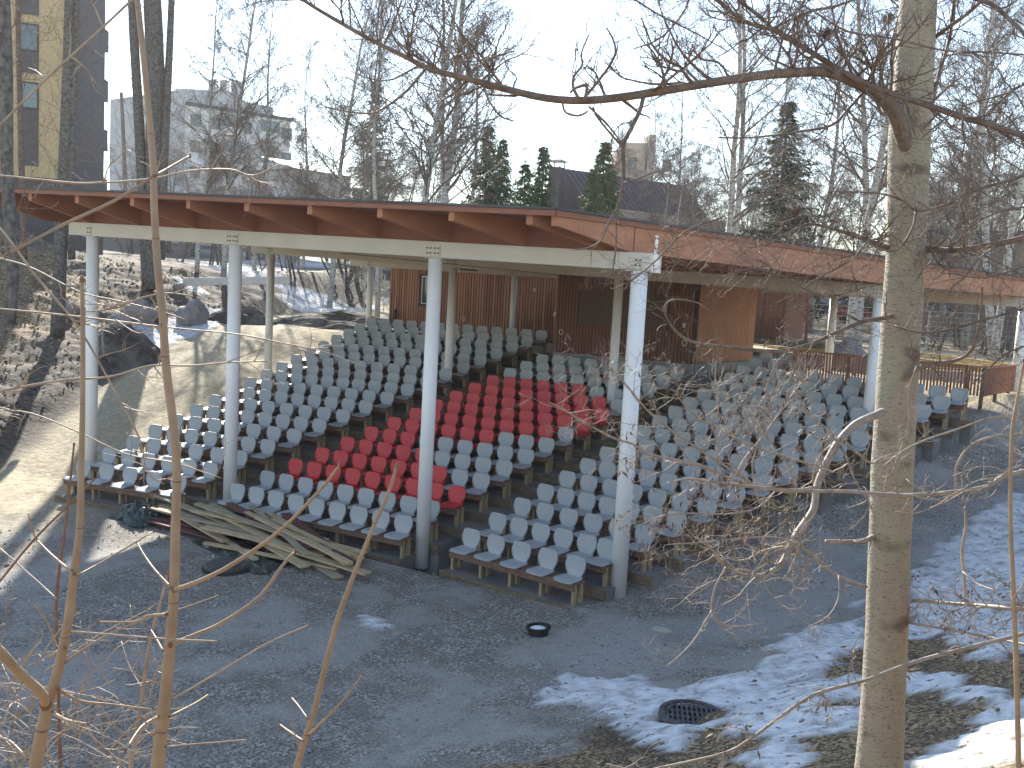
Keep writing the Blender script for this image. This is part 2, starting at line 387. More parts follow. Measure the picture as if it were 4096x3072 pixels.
# terraces: stepped gravel treads under the seats
M['tread'] = mat('tread_gravel', (.20,.195,.185), (.13,.128,.12), 18, .9, .6, bscale=40, c3=(.25,.24,.225), s3=1.2)
mb = MB()
for b in 'LMR':
    B = BLK[b]; u, v = fr(b)
    nrow = 18 if b != 'M' else 15
    for i in range(nrow):
        t0 = B['l']*i-(.85 if i > 1 else .3); t1 = B['w']+B['e']*i+((.45 if i > 1 else .24) if b == 'R' else .8 if b == 'L' or i > 1 else .26+.25*i)
        if b == 'L': t0 = B['l']*i-.3
        if b == 'R' and i > 15: t1 = 1.6
        top = rowpt(b, i, 0, 0, -.78).z
        p0 = rowpt(b, i, t0, -.52); q0 = V((p0.x, p0.y, top-1.0))
        mb.pb(q0, u*(t1-t0), v*(DR+.06), V((0,0,1.0)))
o = mb.build('terraced_ground', M['tread']); tag(o, kind='structure')
for b in 'LMR':
    B = BLK[b]; u, v = fr(b); nm = {'L': 'left', 'M': 'middle', 'R': 'right'}[b]
    for i in range(18 if b != 'M' else 15):
        if b == 'R' and i > 15: continue
        t0 = B['l']*i-(.9 if i > 1 else .33); t1 = B['w']+B['e']*i+((.47 if i > 1 else .26) if b == 'R' else .84 if b == 'L' or i > 1 else .28+.25*i)
        if b == 'L': t0 = B['l']*i-.34
        top = rowpt(b, i, 0, 0, -.78).z; p = rowpt(b, i, t0, -.565); mb = MB()
        mb.pb(V((p.x, p.y, top-.175)), u*(t1-t0), v*.042, V((0,0,.188)))
        o = mb.build('step_board', M['riser'], bev=.004)
        tag(o, f"timber step board below the {ORD[i]} bench row from the front, {nm} seating block", 'step board', 'timber boards edging the terrace steps')

# ---------------------------------------------------------------- chairs
def shell(rows, th, nrm):
    mb = MB(); mb.grid(rows); nc = len(rows[0]); nr = len(rows); k = len(mb.v)
    back = [[p + nrm*th for p in r] for r in rows]
    for r in back: mb.v += r
    for i in range(nr-1):
        for j in range(nc-1): mb.face([k+i*nc+j, k+(i+1)*nc+j, k+(i+1)*nc+j+1, k+i*nc+j+1])
    def rim(a, b_): mb.face([a, b_, b_+k, a+k])
    for j in range(nc-1): rim(j+1, j); rim((nr-1)*nc+j, (nr-1)*nc+j+1)
    for i in range(nr-1): rim(i*nc, (i+1)*nc); rim((i+1)*nc+nc-1, i*nc+nc-1)
    return mb
def backrest_mesh():
    rows = []
    prof = [(0,.142),(.08,.150),(.2,.176),(.35,.203),(.5,.215),(.62,.214),(.74,.206),(.85,.195),(.93,.182),(.985,.160),(1.0,.138)]
    for t, hw in prof:
        row = []
        for j in range(9):
            q = -1+j/4; x = hw*q; z = .02+t*.36; y = .02*0+t*.065 + .010*(1-q*q)*math.sin(math.pi*min(1, t*1.1)) - .018*q*q*sm(0, .5, t)
            row.append(V((x, y-.0, z)))
        rows.append(row)
    return shell(rows, .02, V((0, 1, .15)))
def seat_mesh():
    rows = []
    for k, (s, hw) in enumerate([(0,.150),(.06,.182),(.15,.200),(.35,.212),(.6,.216),(.8,.214),(.92,.204),(.98,.182),(1.0,.155)]):
        row = []
        for j in range(9):
            q = -1+j/4; x = hw*q; y = .02-s*.40
            z = .035+.010*q*q - .012*math.sin(math.pi*s) - .028*sm(.85, 1, s)
            row.append(V((x, y, z)))
        rows.append(row)
    return shell(rows, .026, V((0, 0, -1)))
def chair_proto(colr, label):
    t = thing('chair', (0,0,0), label, 'chair', 'plastic seats on the terraced benches')
    for n, fmesh in (('backrest', backrest_mesh()), ('seat', seat_mesh())):
        fmesh.build(n, M[colr], t, smooth=True)
    return t
def is_red(b, i, j):
    if b != 'M': return False
    lim = {2: 9, 3: 7, 4: 5, 5: 3, 6: 6, 7: 8, 8: 9, 9: 9, 10: 8, 11: 6}
    return j < lim.get(i, 0)
spots = []
for b in 'LMR':
    B = BLK[b]; u, v = fr(b)
    for i, n in enumerate(B['n']):
        for j in range(n):
            f = j/(n-1) if n > 1 else 0
            wd = B['w']+(B['e']-B['l'])*i
            if b == 'R' and i > 15: t = B['l']*i + .62*j
            else: t = B['l']*i + wd*f
            t -= .09*(b == 'R' and i == 1 and j == 5); p = rowpt(b, i, t, -.075, -.385)
            spots.append(((p-CAM).dot(CF), b, i, j, n, p, B['a']))
spots.sort(key=lambda s: s[0])
BN = {'L': 'left', 'M': 'middle', 'R': 'right'}
protos = {}
rr = random.Random(3)
for dist, b, i, j, n, p, a in spots[:300]:
    c = 'red' if is_red(b, i, j) else 'grey'
    lab = f"{c} plastic chair, {ORD[j]} from the left, {ORD[i]} row from the front, {BN[b]} seating block"
    if c not in protos: protos[c] = o = chair_proto(c, lab)
    else: o = copy_tree(protos[c])
    o['label'] = lab; o.location = p; o.rotation_euler = (0, 0, a+rr.uniform(-.035, .035))
mb = MB(); bm_, sm_ = backrest_mesh(), seat_mesh()
for dist, b, i, j, n, p, a in spots[300:]:
    rot = Matrix.Rotation(a+rr.uniform(-.035, .035), 3, 'Z'); mb.m = 1 if is_red(b, i, j) else 0
    for part in (bm_, sm_):
        k = len(mb.v); mb.v += [rot @ q + p for q in part.v]
        for f in part.f: mb.face([k+x for x in f])
o = mb.build('back_row_chairs', [M['grey'], M['red']], smooth=True)
tag(o, "grey plastic chairs of the rearmost terrace rows", 'chairs', kind='stuff')

# benches
legv = {}
def bench(b, i):
    B = BLK[b]; u, v = fr(b); n = B['n'][i]
    t0 = B['l']*i-.24; t1 = B['l']*i + (B['w']+(B['e']-B['l'])*i) + (.22 if (b, i) != ('R', 1) else .12)
    if b == 'R' and i > 15: t1 = t0+1.5
    L = t1-t0; z0 = rowpt(b, i, 0, 0, -.395); o0 = rowpt(b, i, t0, -.075, -.395)
    t = thing('bench', (o0.x, o0.y, o0.z-.385), f"dark timber bench with pale posts, {ORD[i]} row from the front, {BN[b]} seating block", 'bench', 'timber benches stepping up the terraces')
    mb = MB(); 
    for k, (y0, y1) in enumerate(((-.36,-.235),(-.225,-.10),(-.09,.035))): mb.pb(o0+v*y0-V((0,0,.03)), u*L, v*(y1-y0), V((0,0,.034)))
    mb.build('top', M['bench'], t, bev=.003)
    mb = MB(); mb.pb(o0+v*(-.33)-V((0,0,.13)), u*L, v*.04, V((0,0,.098))); mb.pb(o0+v*(-.02)-V((0,0,.13)), u*L, v*.04, V((0,0,.098)))
    mb.build('rail', M['bench'], t, bev=.003)
    k = max(2, round(L/.8)+1); hs = .36
    for q in range(k):
        x = .02+(L-.09)*q/(k-1)
        for y in (-.285, -.08):
            key = (b, q % 2)
            if key not in legv:
                mb = MB(); mb.pb(V((0,0,0)), u*.06, v*.09, V((0,0,-.40))); ob = mb.build('leg', M['post'], None, bev=.003); ob.parent = t; legv[key] = ob
            else:
                ob = legv[key].copy(); COL.objects.link(ob); ob.parent = t
            p = o0+u*x+v*y-V((0,0,.032)); ob.location = p-t.location
for b in 'LMR':
    for i in range(len(BLK[b]['n'])): bench(b, i)
# dark closing board low under the first right bench and sill
# ---------------------------------------------------------------- pavilion
def piece(y, k):                                                   # value at x=0 and slope in x for the beam rows
    t = [(.15, 5.215, -.0135), (9.0, 5.06, -.0165), (16.6, 4.93, -.007)]
    if y <= 9: a, b_ = t[0], t[1]
    else: a, b_ = t[1], t[2]
    return lerp(a[k], b_[k], (y-a[0])/(b_[0]-a[0]))
def zbeam(x, y): return piece(y, 1)+piece(y, 2)*x
def ztop(x, y):
    t = (y+1.6)/17.9; return lerp(6.14, 5.80, t)+lerp(-.0180, -.007, t)*x
pav = thing('open_pavilion', (0, 8, -.8), "large open pavilion with white columns and a low red-brown timber roof over the seats", 'pavilion')
COLS = [(-7.12,.15,.145,-1.),(-2.60,.15,.145,-1.),(2.55,.15,.14,-1.05),(6.78,.15,.15,-1.1),(-9.3,9.,.125,.6),(-2.3,9.,.125,.3),(3.0,9.,.125,.3),(9.75,9.,.13,.3),(-10.7,16.6,.12,2.0),(-4.1,16.6,.12,2.0),(4.4,16.6,.125,2.0),(7.5,16.6,.13,2.0),(12.95,16.6,.15,2.0)]
for x, y, r, zb in COLS:
    zt_ = zbeam(x, y); mb = MB()
    mb.tube([V((x,y,zb)), V((x,y,zt_-.02))], [r, r], 24)
    o = mb.build('column', M['white'], pav, smooth=True)
    for p_ in o.data.polygons: p_.use_smooth = len(p_.vertices) == 4
    mb = MB(); mb.box(x-r-.07, x+r+.07, y-.13, y+.13, zt_-.02, zt_-.003); mb.build('cap_plate', M['beam'], o if False else pav, bev=.003)
    mb = MB(); mb.tube([V((x,y,H0(x,y)-.3)), V((x,y,H0(x,y)-.02))], [r+.05, r+.04], 16)
    if y < 1: pass
BEAMS = [(.15, -7.85, 7.0), (9., -10.1, 10.2), (16.6, -11.6, 13.4)]
for y, x0, x1 in BEAMS:
    mb = MB(); z0, z1 = zbeam(x0, y), zbeam(x1, y); h = .31
    mb.pb((x0, y-.10, z0), (x1-x0, 0, z1-z0), (0, .20, 0), (0, 0, h))
    bo = mb.build('beam', M['beam'], pav, bev=.006)
    for cx, cy, r, zb in COLS:
        if cy != y: continue
        z = zbeam(cx, y); n = 2 if (cx < -7 or cx in (6.78, 12.95)) else 4
        mb = MB(); hw = .075 if n == 2 else .16
        mb.box(cx-hw, cx+hw, y-.118, y-.102, z+.03, z+.24)
        mb.m = 1
        for k in range(n):
            for zz in (.085, .18):
                bx = cx+(k-(n-1)/2)*.075*(1 if n == 2 else 1.0)+(0 if n == 2 else (.012 if k > 1 else -.012))
                mb.tube([V((bx, y-.116, z+zz)), V((bx, y-.135, z+zz))], [.017, .017], 8)
        mb.build('splice_plate', [M['beam'], M['bolt']], pav)
# bracket at the right front beam end
z = zbeam(7.0, .15); mb = MB(); mb.box(7.002, 7.13, .05, .25, z-.03, z+.30); mb.box(7.04, 7.07, .09, .19, z+.30, z+.62)
mb.m = 1
for zz in (.38, .55): mb.box(7.045, 7.065, .082, .089, z+zz, z+zz+.035); mb.box(7.072, 7.08, .125, .16, z+zz, z+zz+.035)
mb.build('end_bracket', [M['white'], M['bolt']], pav, bev=.003)
# rafters, fanning out
FX = [PY(a_, 800, -1.6).x for a_ in (-60,120,307,528,753,987,1240,1521,1809,2080)]+[5.88]
def fan(xf): return lerp(-.16, .39, (xf+9)/(5.9+9))              # dx/dy of that rafter
YB = 16.9
for n_, xf in enumerate(FX):
    s = fan(xf)
    pr = [(-1.6, -.28), (.12, -.56), (9., -.56), (16.6, -.555), (YB, -.54)]
    xh = lambda y: xf+s*(y+1.6)
    if n_ >= len(FX)-2:
        xh = (lambda y, o_=(0 if n_ == len(FX)-1 else -.46): 5.88+.392*(y+1.6)+o_)
    mb = MB(); wd = .115
    k = len(mb.v)
    for y, dz in pr:
        x = xh(y); zt_ = ztop(x, y)
        bot = zt_+dz
        if y == 9.: bot = zbeam(x, 9.)+.312
        if y == .12: bot = zbeam(x, .15)+.312
        if y == 16.6: bot = zbeam(x, 16.6)+.312
        mb.v += [V((x-wd/2, y, bot)), V((x+wd/2, y, bot)), V((x+wd/2, y, zt_-.085)), V((x-wd/2, y, zt_-.085))]
    for q in range(len(pr)-1):
        a = k+4*q; c = a+4
        for e in range(4): e2 = (e+1) % 4; mb.face([a+e, c+e, c+e2, a+e2])
    mb.face([k, k+1, k+2, k+3][::1]); mb.face([k+4*(len(pr)-1)+e for e in (3,2,1,0)])
    mb.build('rafter', M['rafter'], pav)
# plywood closing boards above each beam
for y, x0, x1 in BEAMS[:2]:
    for q in range(10):
        xa = lerp(x0+.15, x1-.35, q/10); xb = lerp(x0+.15, x1-.35, (q+1)/10)-.008
        mb = MB(); k = len(mb.v); yy = y+.0
        za, zb_ = zbeam(xa, y)+.313, zbeam(xb, y)+.313; ta, tb = ztop(xa, y)-.09, ztop(xb, y)-.09
        mb.v += [V((xa,yy,za)),V((xb,yy,zb_)),V((xb,yy,tb)),V((xa,yy,ta)),V((xa,yy+.018,za)),V((xb,yy+.018,zb_)),V((xb,yy+.018,tb)),V((xa,yy+.018,ta))]
        for f in ((0,1,2,3),(7,6,5,4),(0,4,5,1),(1,5,6,2),(2,6,7,3),(3,7,4,0)): mb.face([k+e for e in f])
        mb.build('closing_board', M['soffit'], pav)
# deck, edge boards, felt
def edge(side, y, out=0.):
    return (5.88+.392*(y+1.6)+.07+out) if side > 0 else (-9.9-.16*(y+1.6)-out)
mb = MB(); ys = [-1.66, 4, 9, 13, YB+.15]
for q in range(4):
    y0, y1 = ys[q], ys[q+1]
    for r in range(8):
        c = []
        for yy, ff in ((y0, r/8), (y0, (r+1)/8), (y1, (r+1)/8), (y1, r/8)):
            x = lerp(edge(-1, yy), edge(1, yy), ff); c.append(V((x, yy, ztop(x, yy))))
        k = len(mb.v); mb.v += [p-V((0,0,.083)) for p in c]+[p-V((0,0,.03)) for p in c]
        mb.face([k+3,k+2,k+1,k]); mb.m = 1; mb.face([k+4,k+5,k+6,k+7]); mb.m = 0
mb.build('roof_deck', [M['soffit'], M['felt']], pav)
def strip(p, q, outv, h0, h1, th):
    mb = MB(); mb.pb(p+V((0,0,h0)), q-p, outv*th, V((0,0,h1-h0))); return mb
pfl = V((edge(-1,-1.66), -1.665, ztop(edge(-1,-1.66), -1.66))); pfr = V((edge(1,-1.66), -1.665, ztop(edge(1,-1.66), -1.66)))
pbr = V((edge(1,YB+.2), YB+.2, ztop(edge(1,YB), YB))); pbl = V((edge(-1,YB+.2), YB+.2, ztop(edge(-1,YB), YB)))
outR = V((.931,-.365,0))
for p, q, ov in ((pfl, pfr, V((0,-1,0))), (pfr, pbr, outR), (pbl, pfl, V((-1,0,0)))):
    strip(p, q, ov, -.125, -.028, .03).build('fascia', M['fascia'], pav, bev=.003)
    strip(p-ov*.12, q-ov*.12, ov, -.026, .012, .19).build('roof_edge', M['felt'], pav)
# tie rod and turnbuckle under the roof
a = V((-7.6, 8.85, 5.17)); b_ = V((2.9, 8.85, 5.03)); mb = MB()
pa = PY(1360, 1012, 4.8); pb = PY(2240, 1100, 8.6); mb.tube([pa, pb], [.008, .008], 5)
mb.build('tie_rod', M['bolt'], pav)
pc = PY(1840, 1077, 7.0); pd = PY(1910, 1082, 7.2); mb = MB(); mb.tube([pc, pd], [.02, .02], 6); mb.build('turnbuckle', M['bolt'], pav)

# ---------------------------------------------------------------- timber buildings behind the seats
def slats(mb, p, u, L, z0, z1, nv, pitch=.095, wd=.07, th=.025, holes=(), rng=random.Random(2), mats2=None):
    n = int(L/pitch)
    for k in range(n):
        s = k*pitch; segs = [(z0, z1)]
        for (a, b_, c, d) in holes:
            if s+wd > a and s < b_:
                ns = []
                for (e, f) in segs:
                    if c > e: ns.append((e, min(c, f)))
                    if d < f: ns.append((max(d, e), f))
                segs = ns
        for (e, f) in segs:
            if f-e > .01: mb.m = (mb.m if mats2 is None else rng.choice(mats2)); mb.pb(V((p.x, p.y, 0))+u*s+V((0,0,e)), u*wd, nv*(th+rng.uniform(0, .006)), V((0,0,f-e)))
def wall(mb, p, u, L, z0, z1, inn, th=.15):
    mb.pb(V((p.x, p.y, z0)), u*L, inn*th, V((0,0,z1-z0)))
# long building
WY = 18.6
lb = thing('timber_building', (-7, WY, 2.3), "long red-brown building clad in vertical slats behind the left seating block", 'building')
ux = V((1,0,0)); nf = V((0,-1,0)); x0 = -11.06; x1 = -1.2; zt_ = 5.25
wx0, wx1, wz0, wz1 = PY(1690,1100,WY).x, PY(1722,1215,WY).x, PY(1690,1215,WY).z, PY(1690,1103,WY).z
wx1 = wx0+.62
mb = MB(); wall(mb, V((x0, WY, 0)), ux, x1-x0, 1.9, zt_, V((0,1,0))); wall(mb, V((x0, WY+.15, 0)), V((0,1,0)), 7, 1.9, zt_, V((1,0,0)))
mb.m = 1; slats(mb, V((x0, WY-.002, 0)), ux, x1-x0, 2.45, zt_, nf, pitch=.125, wd=.085, mats2=(1, 1, 2), holes=[(wx0-x0-.06, wx1-x0+.06, wz0-.06, wz1+.06)])
slats(mb, V((x0-.002, WY+.1, 0)), V((0,1,0)), 7, 2.45, zt_, V((-1,0,0)))
mb.build('wall', [M['frame'], M['slat'], M['orange']], lb)
mb = MB(); mb.box(x0-.1, x1, WY-.06, WY+7, 1.9, 2.42); mb.build('plinth', M['conc'], lb)
mb = MB(); mb.box(x0-.4, x1, WY-.35, WY+7.4, zt_, zt_+.12); mb.build('roof', M['felt'], lb)
wn = MB()
for a_, b2, c_, d_ in ((wx0-.05, wx1+.05, wz0-.05, wz0), (wx0-.05, wx1+.05, wz1, wz1+.05), (wx0-.05, wx0, wz0, wz1), (wx1, wx1+.05, wz0, wz1)): wn.box(a_, b2, WY-.05, WY-.003, c_, d_)
wn.box(wx0-.1, wx1+.1, WY-.1, WY-.003, wz0-.09, wz0-.053)
wo_ = wn.build('window', M['frame'], lb)
mb = MB()
for a_, b2, c_, d_ in ((wx0, wx1, wz0, wz0+.04), (wx0, wx1, wz1-.04, wz1), (wx0, wx0+.04, wz0+.04, wz1-.04), (wx1-.04, wx1, wz0+.04, wz1-.04)): mb.box(a_, b2, WY-.035, WY-.006, c_, d_)
f = mb.build('inner_frame', M['wframe'], None); f.parent = wo_; f.location = -V(lb.location)
mb = MB(); mb.box(wx0+.04, wx1-.04, WY-.02, WY-.01, wz0+.04, wz1-.04); f = mb.build('pane', M['glass'], None); f.parent = wo_; f.location = -V(lb.location)
def lamp(px, Y, parent):
    p = PY(px[0], px[1], Y); mb = MB()
    mb.tube([p+V((0,-.03,.0)), p+V((0,-.12,.0))], [.05,.05], 10); mb.blob(p+V((0,-.12,-.06)), (.045,.045,.05), 1, 6, 8, 0)
    mb.build('wall_lamp', M['wframe'], parent, smooth=True)
lamp((2143,1157), WY, lb)
def ring(px, Y, parent, r=.07):
    p = PY(px[0], px[1], Y); mb = MB(); pts = [p+V((r*math.cos(t*.5236), -.04, r*1.2*math.sin(t*.5236))) for t in range(13)]
    mb.tube(pts, .014, 5, False); mb.build('pipe_collar', M['wframe'], parent)
ring((1856,1275), WY, lb)
mb = MB(); p = PY(1577,1258,WY-.4); mb.box(p.x-.04, p.x+.10, p.y-.05, p.y+.05, p.z-.35, p.z+.22); mb.build('black_post', M['frame'], lb)
# control building, dark front; side has bounced light put into its colour
KY = 12.75
cb = thing('control_room', (2, KY, 2.2), "dark brown clad control room with flush hatch and bounce-lit-coloured side wall behind the middle block", 'building')
pl_, pr_ = PY(2217,1405,KY), PY(2778,1457,KY); zc = (pl_.z+pr_.z)/2; zt_ = 5.35
us = V((.30, .954, 0)); Ls = 3.3                                   # the side wall runs back
ps = V((pr_.x, KY, 0))
mb = MB(); wall(mb, V((pl_.x, KY, 0)), ux, pr_.x-pl_.x, 1.6, zt_, V((0,1,0))); wall(mb, V((pl_.x, KY+.15, 0)), V((0,1,0)), 5.7, 1.6, zt_, V((1,0,0))); wall(mb, ps+V((0,.16,0)), us, Ls-.17, 1.6, zt_, V((-.954,.30,0)))
hx0, hx1, hz0, hz1 = PY(2320,1160,KY).x, PY(2668,1320,KY).x, PY(2320,1295,KY).z, PY(2320,1162,KY).z
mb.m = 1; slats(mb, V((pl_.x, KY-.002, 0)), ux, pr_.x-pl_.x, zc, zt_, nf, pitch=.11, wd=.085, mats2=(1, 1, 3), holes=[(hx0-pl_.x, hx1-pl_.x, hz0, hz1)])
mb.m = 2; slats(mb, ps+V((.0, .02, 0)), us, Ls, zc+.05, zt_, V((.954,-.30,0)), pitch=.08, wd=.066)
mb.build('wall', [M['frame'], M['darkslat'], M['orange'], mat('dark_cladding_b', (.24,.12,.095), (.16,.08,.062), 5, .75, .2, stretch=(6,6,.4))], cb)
mb = MB(); mb.box(pl_.x-.03, pr_.x+.03, KY-.05, KY+1, 1.0, zc-.01); mb.pb(ps+V((0,-.05,1.0)), us*(Ls+.05), V((.05,-.02,0)), V((0,0,zc+.03-1.0))); mb.build('plinth', M['conc'], cb)
mb = MB(); mb.box(hx0+.012, hx1-.012, KY-.022, KY-.004, hz0+.012, hz1-.012); mb.build('hatch', M['hatch'], cb, bev=.003)
mb = MB(); mb.box(pl_.x-.1, pr_.x+.9, KY-.02, KY+5.7, zt_, zt_+.08); mb.build('roof', M['felt'], cb)
lamp((2225,1253), KY, cb); lamp((2741,1297), KY, cb); ring((2247,1328), KY, cb); ring((2739,1372), KY, cb)
# small shed with double doors and its deck
SY = 23.
sh = thing('slatted_shed', (4, SY, 2.35), "dark brown shed with slatted double doors on a timber deck past the control room", 'shed')
x0, x1 = PY(2960,1170,SY).x, PY(3146,1180,SY).x; zd = PY(3130,1355,SY).z; zm = PY(3045,1265,SY).z; zt_ = 5.3
mb = MB(); mb.box(x0-1.5, x1+.02, SY, SY+4, zd-.1, zt_); mb.build('wall', M['darkslat'], sh)
xm = (x0+x1)/2+.1
for a_, b2 in ((x0, xm-.03), (xm+.03, x1-.06)):
    mb = MB(); slats(mb, V((a_, SY-.003, 0)), ux, b2-a_, zd, zm-.03, nf, pitch=.1, wd=.06, th=.03); slats(mb, V((a_, SY-.003, 0)), ux, b2-a_, zm+.03, zt_-.3, nf, pitch=.075, wd=.068, th=.02)
    mb.box(a_, b2, SY-.045, SY-.034, zm-.03, zm+.03)
    mb.build('door', M['slat'], sh)
mb = MB(); mb.box(x0-2, x1+2.6, SY-1.3, SY-.06, zd-.22, zd-.02); mb.build('deck', M['riser'], sh)
mb = MB(); px_ = PY(3237,1200,SY-.6).x; mb.box(px_-.06, px_+.06, SY-.7, SY-.58, zd-.02, zt_); mb.build('roof_post', M['slat'], sh)
mb = MB(); mb.box(x0-2, x1+2.8, SY-1.4, SY+4.4, zt_, zt_+.12); mb.build('roof', M['felt'], sh)
# slatted railing behind the right block
rl = thing('slatted_railing', (9.5, 12, 2), "brown slatted timber railing behind the last row of the right seating block", 'railing')
def railseg(p, q, pitch=.085, h=.0):
    d = q-p; L = math.hypot(d.x, d.y); u = V((d.x, d.y, 0))/L; nv = V((u.y, -u.x, 0)); n = int(L/pitch)
    mb = MB()
    for k in range(n):
        t = k/n; zt2 = lerp(p.z, q.z, t); g = -.78 if L > 2 else -.9
        mb.pb(V((p.x, p.y, zt2+g))+u*(k*pitch), u*.048, nv*.022, V((0,0,-g-.04)))
    mb.build('slat_panel', M['slat'], rl)
    mb = MB(); mb.pb(p-u*.02-nv*.05-V((0,0,.04)), d+u*.04, nv*.14, V((0,0,.045))); mb.build('top_rail', M['slat'], rl)
    for k in range(int(L/1.6)+1):
        t = min(1, k*1.6/L); mb = MB(); c = p+d*t; mb.pb(c-nv*.09+V((0,0,-1.15)), u*.09, nv*.085, V((0,0,1.1))); mb.build('post', M['riser'], rl)
ra = PY(3173,1399,13.0); rb = PY(3944,1467,11.9); rc = PY(4066,1457,15.6)
railseg(ra, rb); railseg(rb, rc)
tag(rl)

# ---------------------------------------------------------------- far buildings
def windows(parent, mbs, u, nrm, p0, cols, rows, w_, h_, dx, dz, fr_='wframe', skip=()):
    for r in range(rows):
        for c in range(cols):
            if (c, r) in skip: continue
            a = p0+u*(dx*c)+V((0,0,dz*r)); mb = MB()
            mb.pb(a, u*w_, nrm*.06, V((0,0,.08))); mb.pb(a+V((0,0,h_-.08)), u*w_, nrm*.06, V((0,0,.08))); mb.pb(a+V((0,0,.08)), u*.08, nrm*.06, V((0,0,h_-.16))); mb.pb(a+u*(w_-.08)+V((0,0,.08)), u*.08, nrm*.06, V((0,0,h_-.16)))
            wob = mb.build('window', M[fr_], parent)
            mb = MB(); mb.pb(a+u*.08+nrm*.003+V((0,0,.08)), u*(w_-.16), nrm*.02, V((0,0,h_-.16))); ob = mb.build('pane', M['glass'], None); ob.parent = wob; ob.location = -V(parent.location)
# yellow and dark block on the left hill
D_ = 52
c0 = P(-80, 400, D_); c1 = P(150, 380, D_+1.5); c2 = P(224, 380, D_+7)
bz = P(100, 381, D_).z
ap = thing('apartment_block', (c1.x, c1.y, bz-3), "yellow and dark grey apartment block on the hill at the left edge", 'building')
uy = V((c1.x-c0.x, c1.y-c0.y, 0)); Ly = uy.length; uy.normalize(); ny = V((uy.y, -uy.x, 0))
topz = P(100, -70, D_).z
mb = MB(); mb.pb(V((c0.x, c0.y, bz)), uy*Ly, -ny*9, V((0,0,topz-bz))); mb.build('yellow_wing', M['yellow_wall'], ap)
ud = V((c2.x-c1.x, c2.y-c1.y, 0)); Ld = ud.length; ud.normalize(); nd = V((ud.y, -ud.x, 0))
mb = MB(); mb.pb(V((c1.x, c1.y, bz-4))+ud*.02, ud*Ld, -nd*8, V((0,0,topz-bz+4))); mb.build('dark_wing', M['dark_wall'], ap)
mb = MB(); mb.pb(V((c0.x, c0.y, bz-5))-ny*.3, uy*Ly, -ny*7, V((0,0,4.99))); mb.build('base_storey', M['dark_wall'], ap)
wt, wb_ = P(57, 174, D_).z, P(57, 232, D_).z; pw = 41*K/FPX*D_; t0 = Ly*117/230
for k in range(3):
    zt2, zb2 = wt+3.03*k, wb_+3.03*k; a = V((c0.x, c0.y, 0))+uy*t0+ny*.003; dn = 3.0 if k == 0 else 1.15
    mb = MB(); mb.pb(a+V((0,0,zb2-dn)), uy*pw, ny*.03, V((0,0,dn-.004))); mb.build('dark_panel', M['dark_wall'], ap)
    windows(ap, None, uy, ny, a+V((0,0,zb2)), 1, 1, pw, zt2-zb2, 1, 1, 'frame')
for k in range(5):                                                # balconies sticking out past the dark wing
    zz = bz-.6+k*2.95
    if zz > topz-1: continue
    e = V((c2.x, c2.y, zz)); mb = MB(); mb.pb(e-nd*.2, ud*1.3, -nd*3, V((0,0,1.25))); mb.build('balcony', M['dark_wall'], ap)
# pale five storey block
D_ = 112
a0 = P(238, 215, D_+8); a1 = P(400, 235, D_-2); a2 = P(628, 262, D_+6)
gz_ = P(500, 560, D_).z
wb = thing('white_apartment_block', (a1.x, a1.y, gz_), "pale five-storey apartment block with glazed balconies seen through birches", 'building')
def slab(mb, p, q, z0, z1, depth):
    u = V((q.x-p.x, q.y-p.y, 0)); L = u.length; u.normalize(); n = V((u.y, -u.x, 0)); mb.pb(V((p.x, p.y, z0)), u*L, -n*depth, V((0,0,z1-z0))); return u, n, L
mb = MB(); u1, n1, L1 = slab(mb, a0, a1, gz_, a0.z, 12); mb.build('left_wing', M['grey_wall'], wb)
mb = MB(); u2, n2, L2 = slab(mb, a1, a2, gz_, a2.z, 12); mb.build('right_wing', M['white_wall'], wb)
mb = MB(); e0 = P(385, 200, D_); e1 = P(505, 200, D_); slab(mb, V((e0.x,e0.y,0))-n2*1, V((e1.x,e1.y,0))-n2*1, a1.z-.6, P(450,192,D_).z, 6)
mb.build('roof_house', M['grey_wall'], wb)
mb = MB(); mb.pb(V((a1.x, a1.y, a2.z))+n2*.3, u2*(L2+.3), -n2*12.5, V((0,0,.35))); mb.build('roof', M['felt'], wb)
for k in range(3):
    e = P(420+k*25, 180, D_); mb = MB(); mb.box(e.x-.4, e.x+.4, e.y-.4+3, e.y+.4+3, a1.z, e.z+.9); mb.build('vent_stack', M['steel'], wb)
FH = 2.9; zt1 = a2.z
for r in range(5):
    zz = zt1-2.3-r*FH
    for s_, wd_ in ((L2*.04, 1.4), (L2*.22, 1.4), (L2*.52, 1.3), (L2*.90, 1.5)):
        windows(wb, None, u2, n2, V((a1.x, a1.y, zz))+u2*s_+n2*.01, 1, 1, wd_, 1.5, 1, 1)
    windows(wb, None, u1, n1, V((a0.x, a0.y, zz+.8))+u1*(L1*.5)+n1*.01, 1, 1, 1.6, 1.5, 1, 1)
    for s_ in (.32, .67):
        a = V((a1.x, a1.y, zz-.5))+u2*(L2*s_); mb = MB(); mb.pb(a+n2*.01, u2*(L2*.19), n2*1.1, V((0,0,1.0)))
        bo = mb.build('balcony', M['white_wall'], wb)
        mb = MB(); mb.pb(a+n2*.9+u2*.05+V((0,0,1.02)), u2*(L2*.19-.1), n2*.04, V((0,0,1.35))); ob = mb.build('glazing', M['glass'], None); ob.parent = bo; ob.location = -V(wb.location)
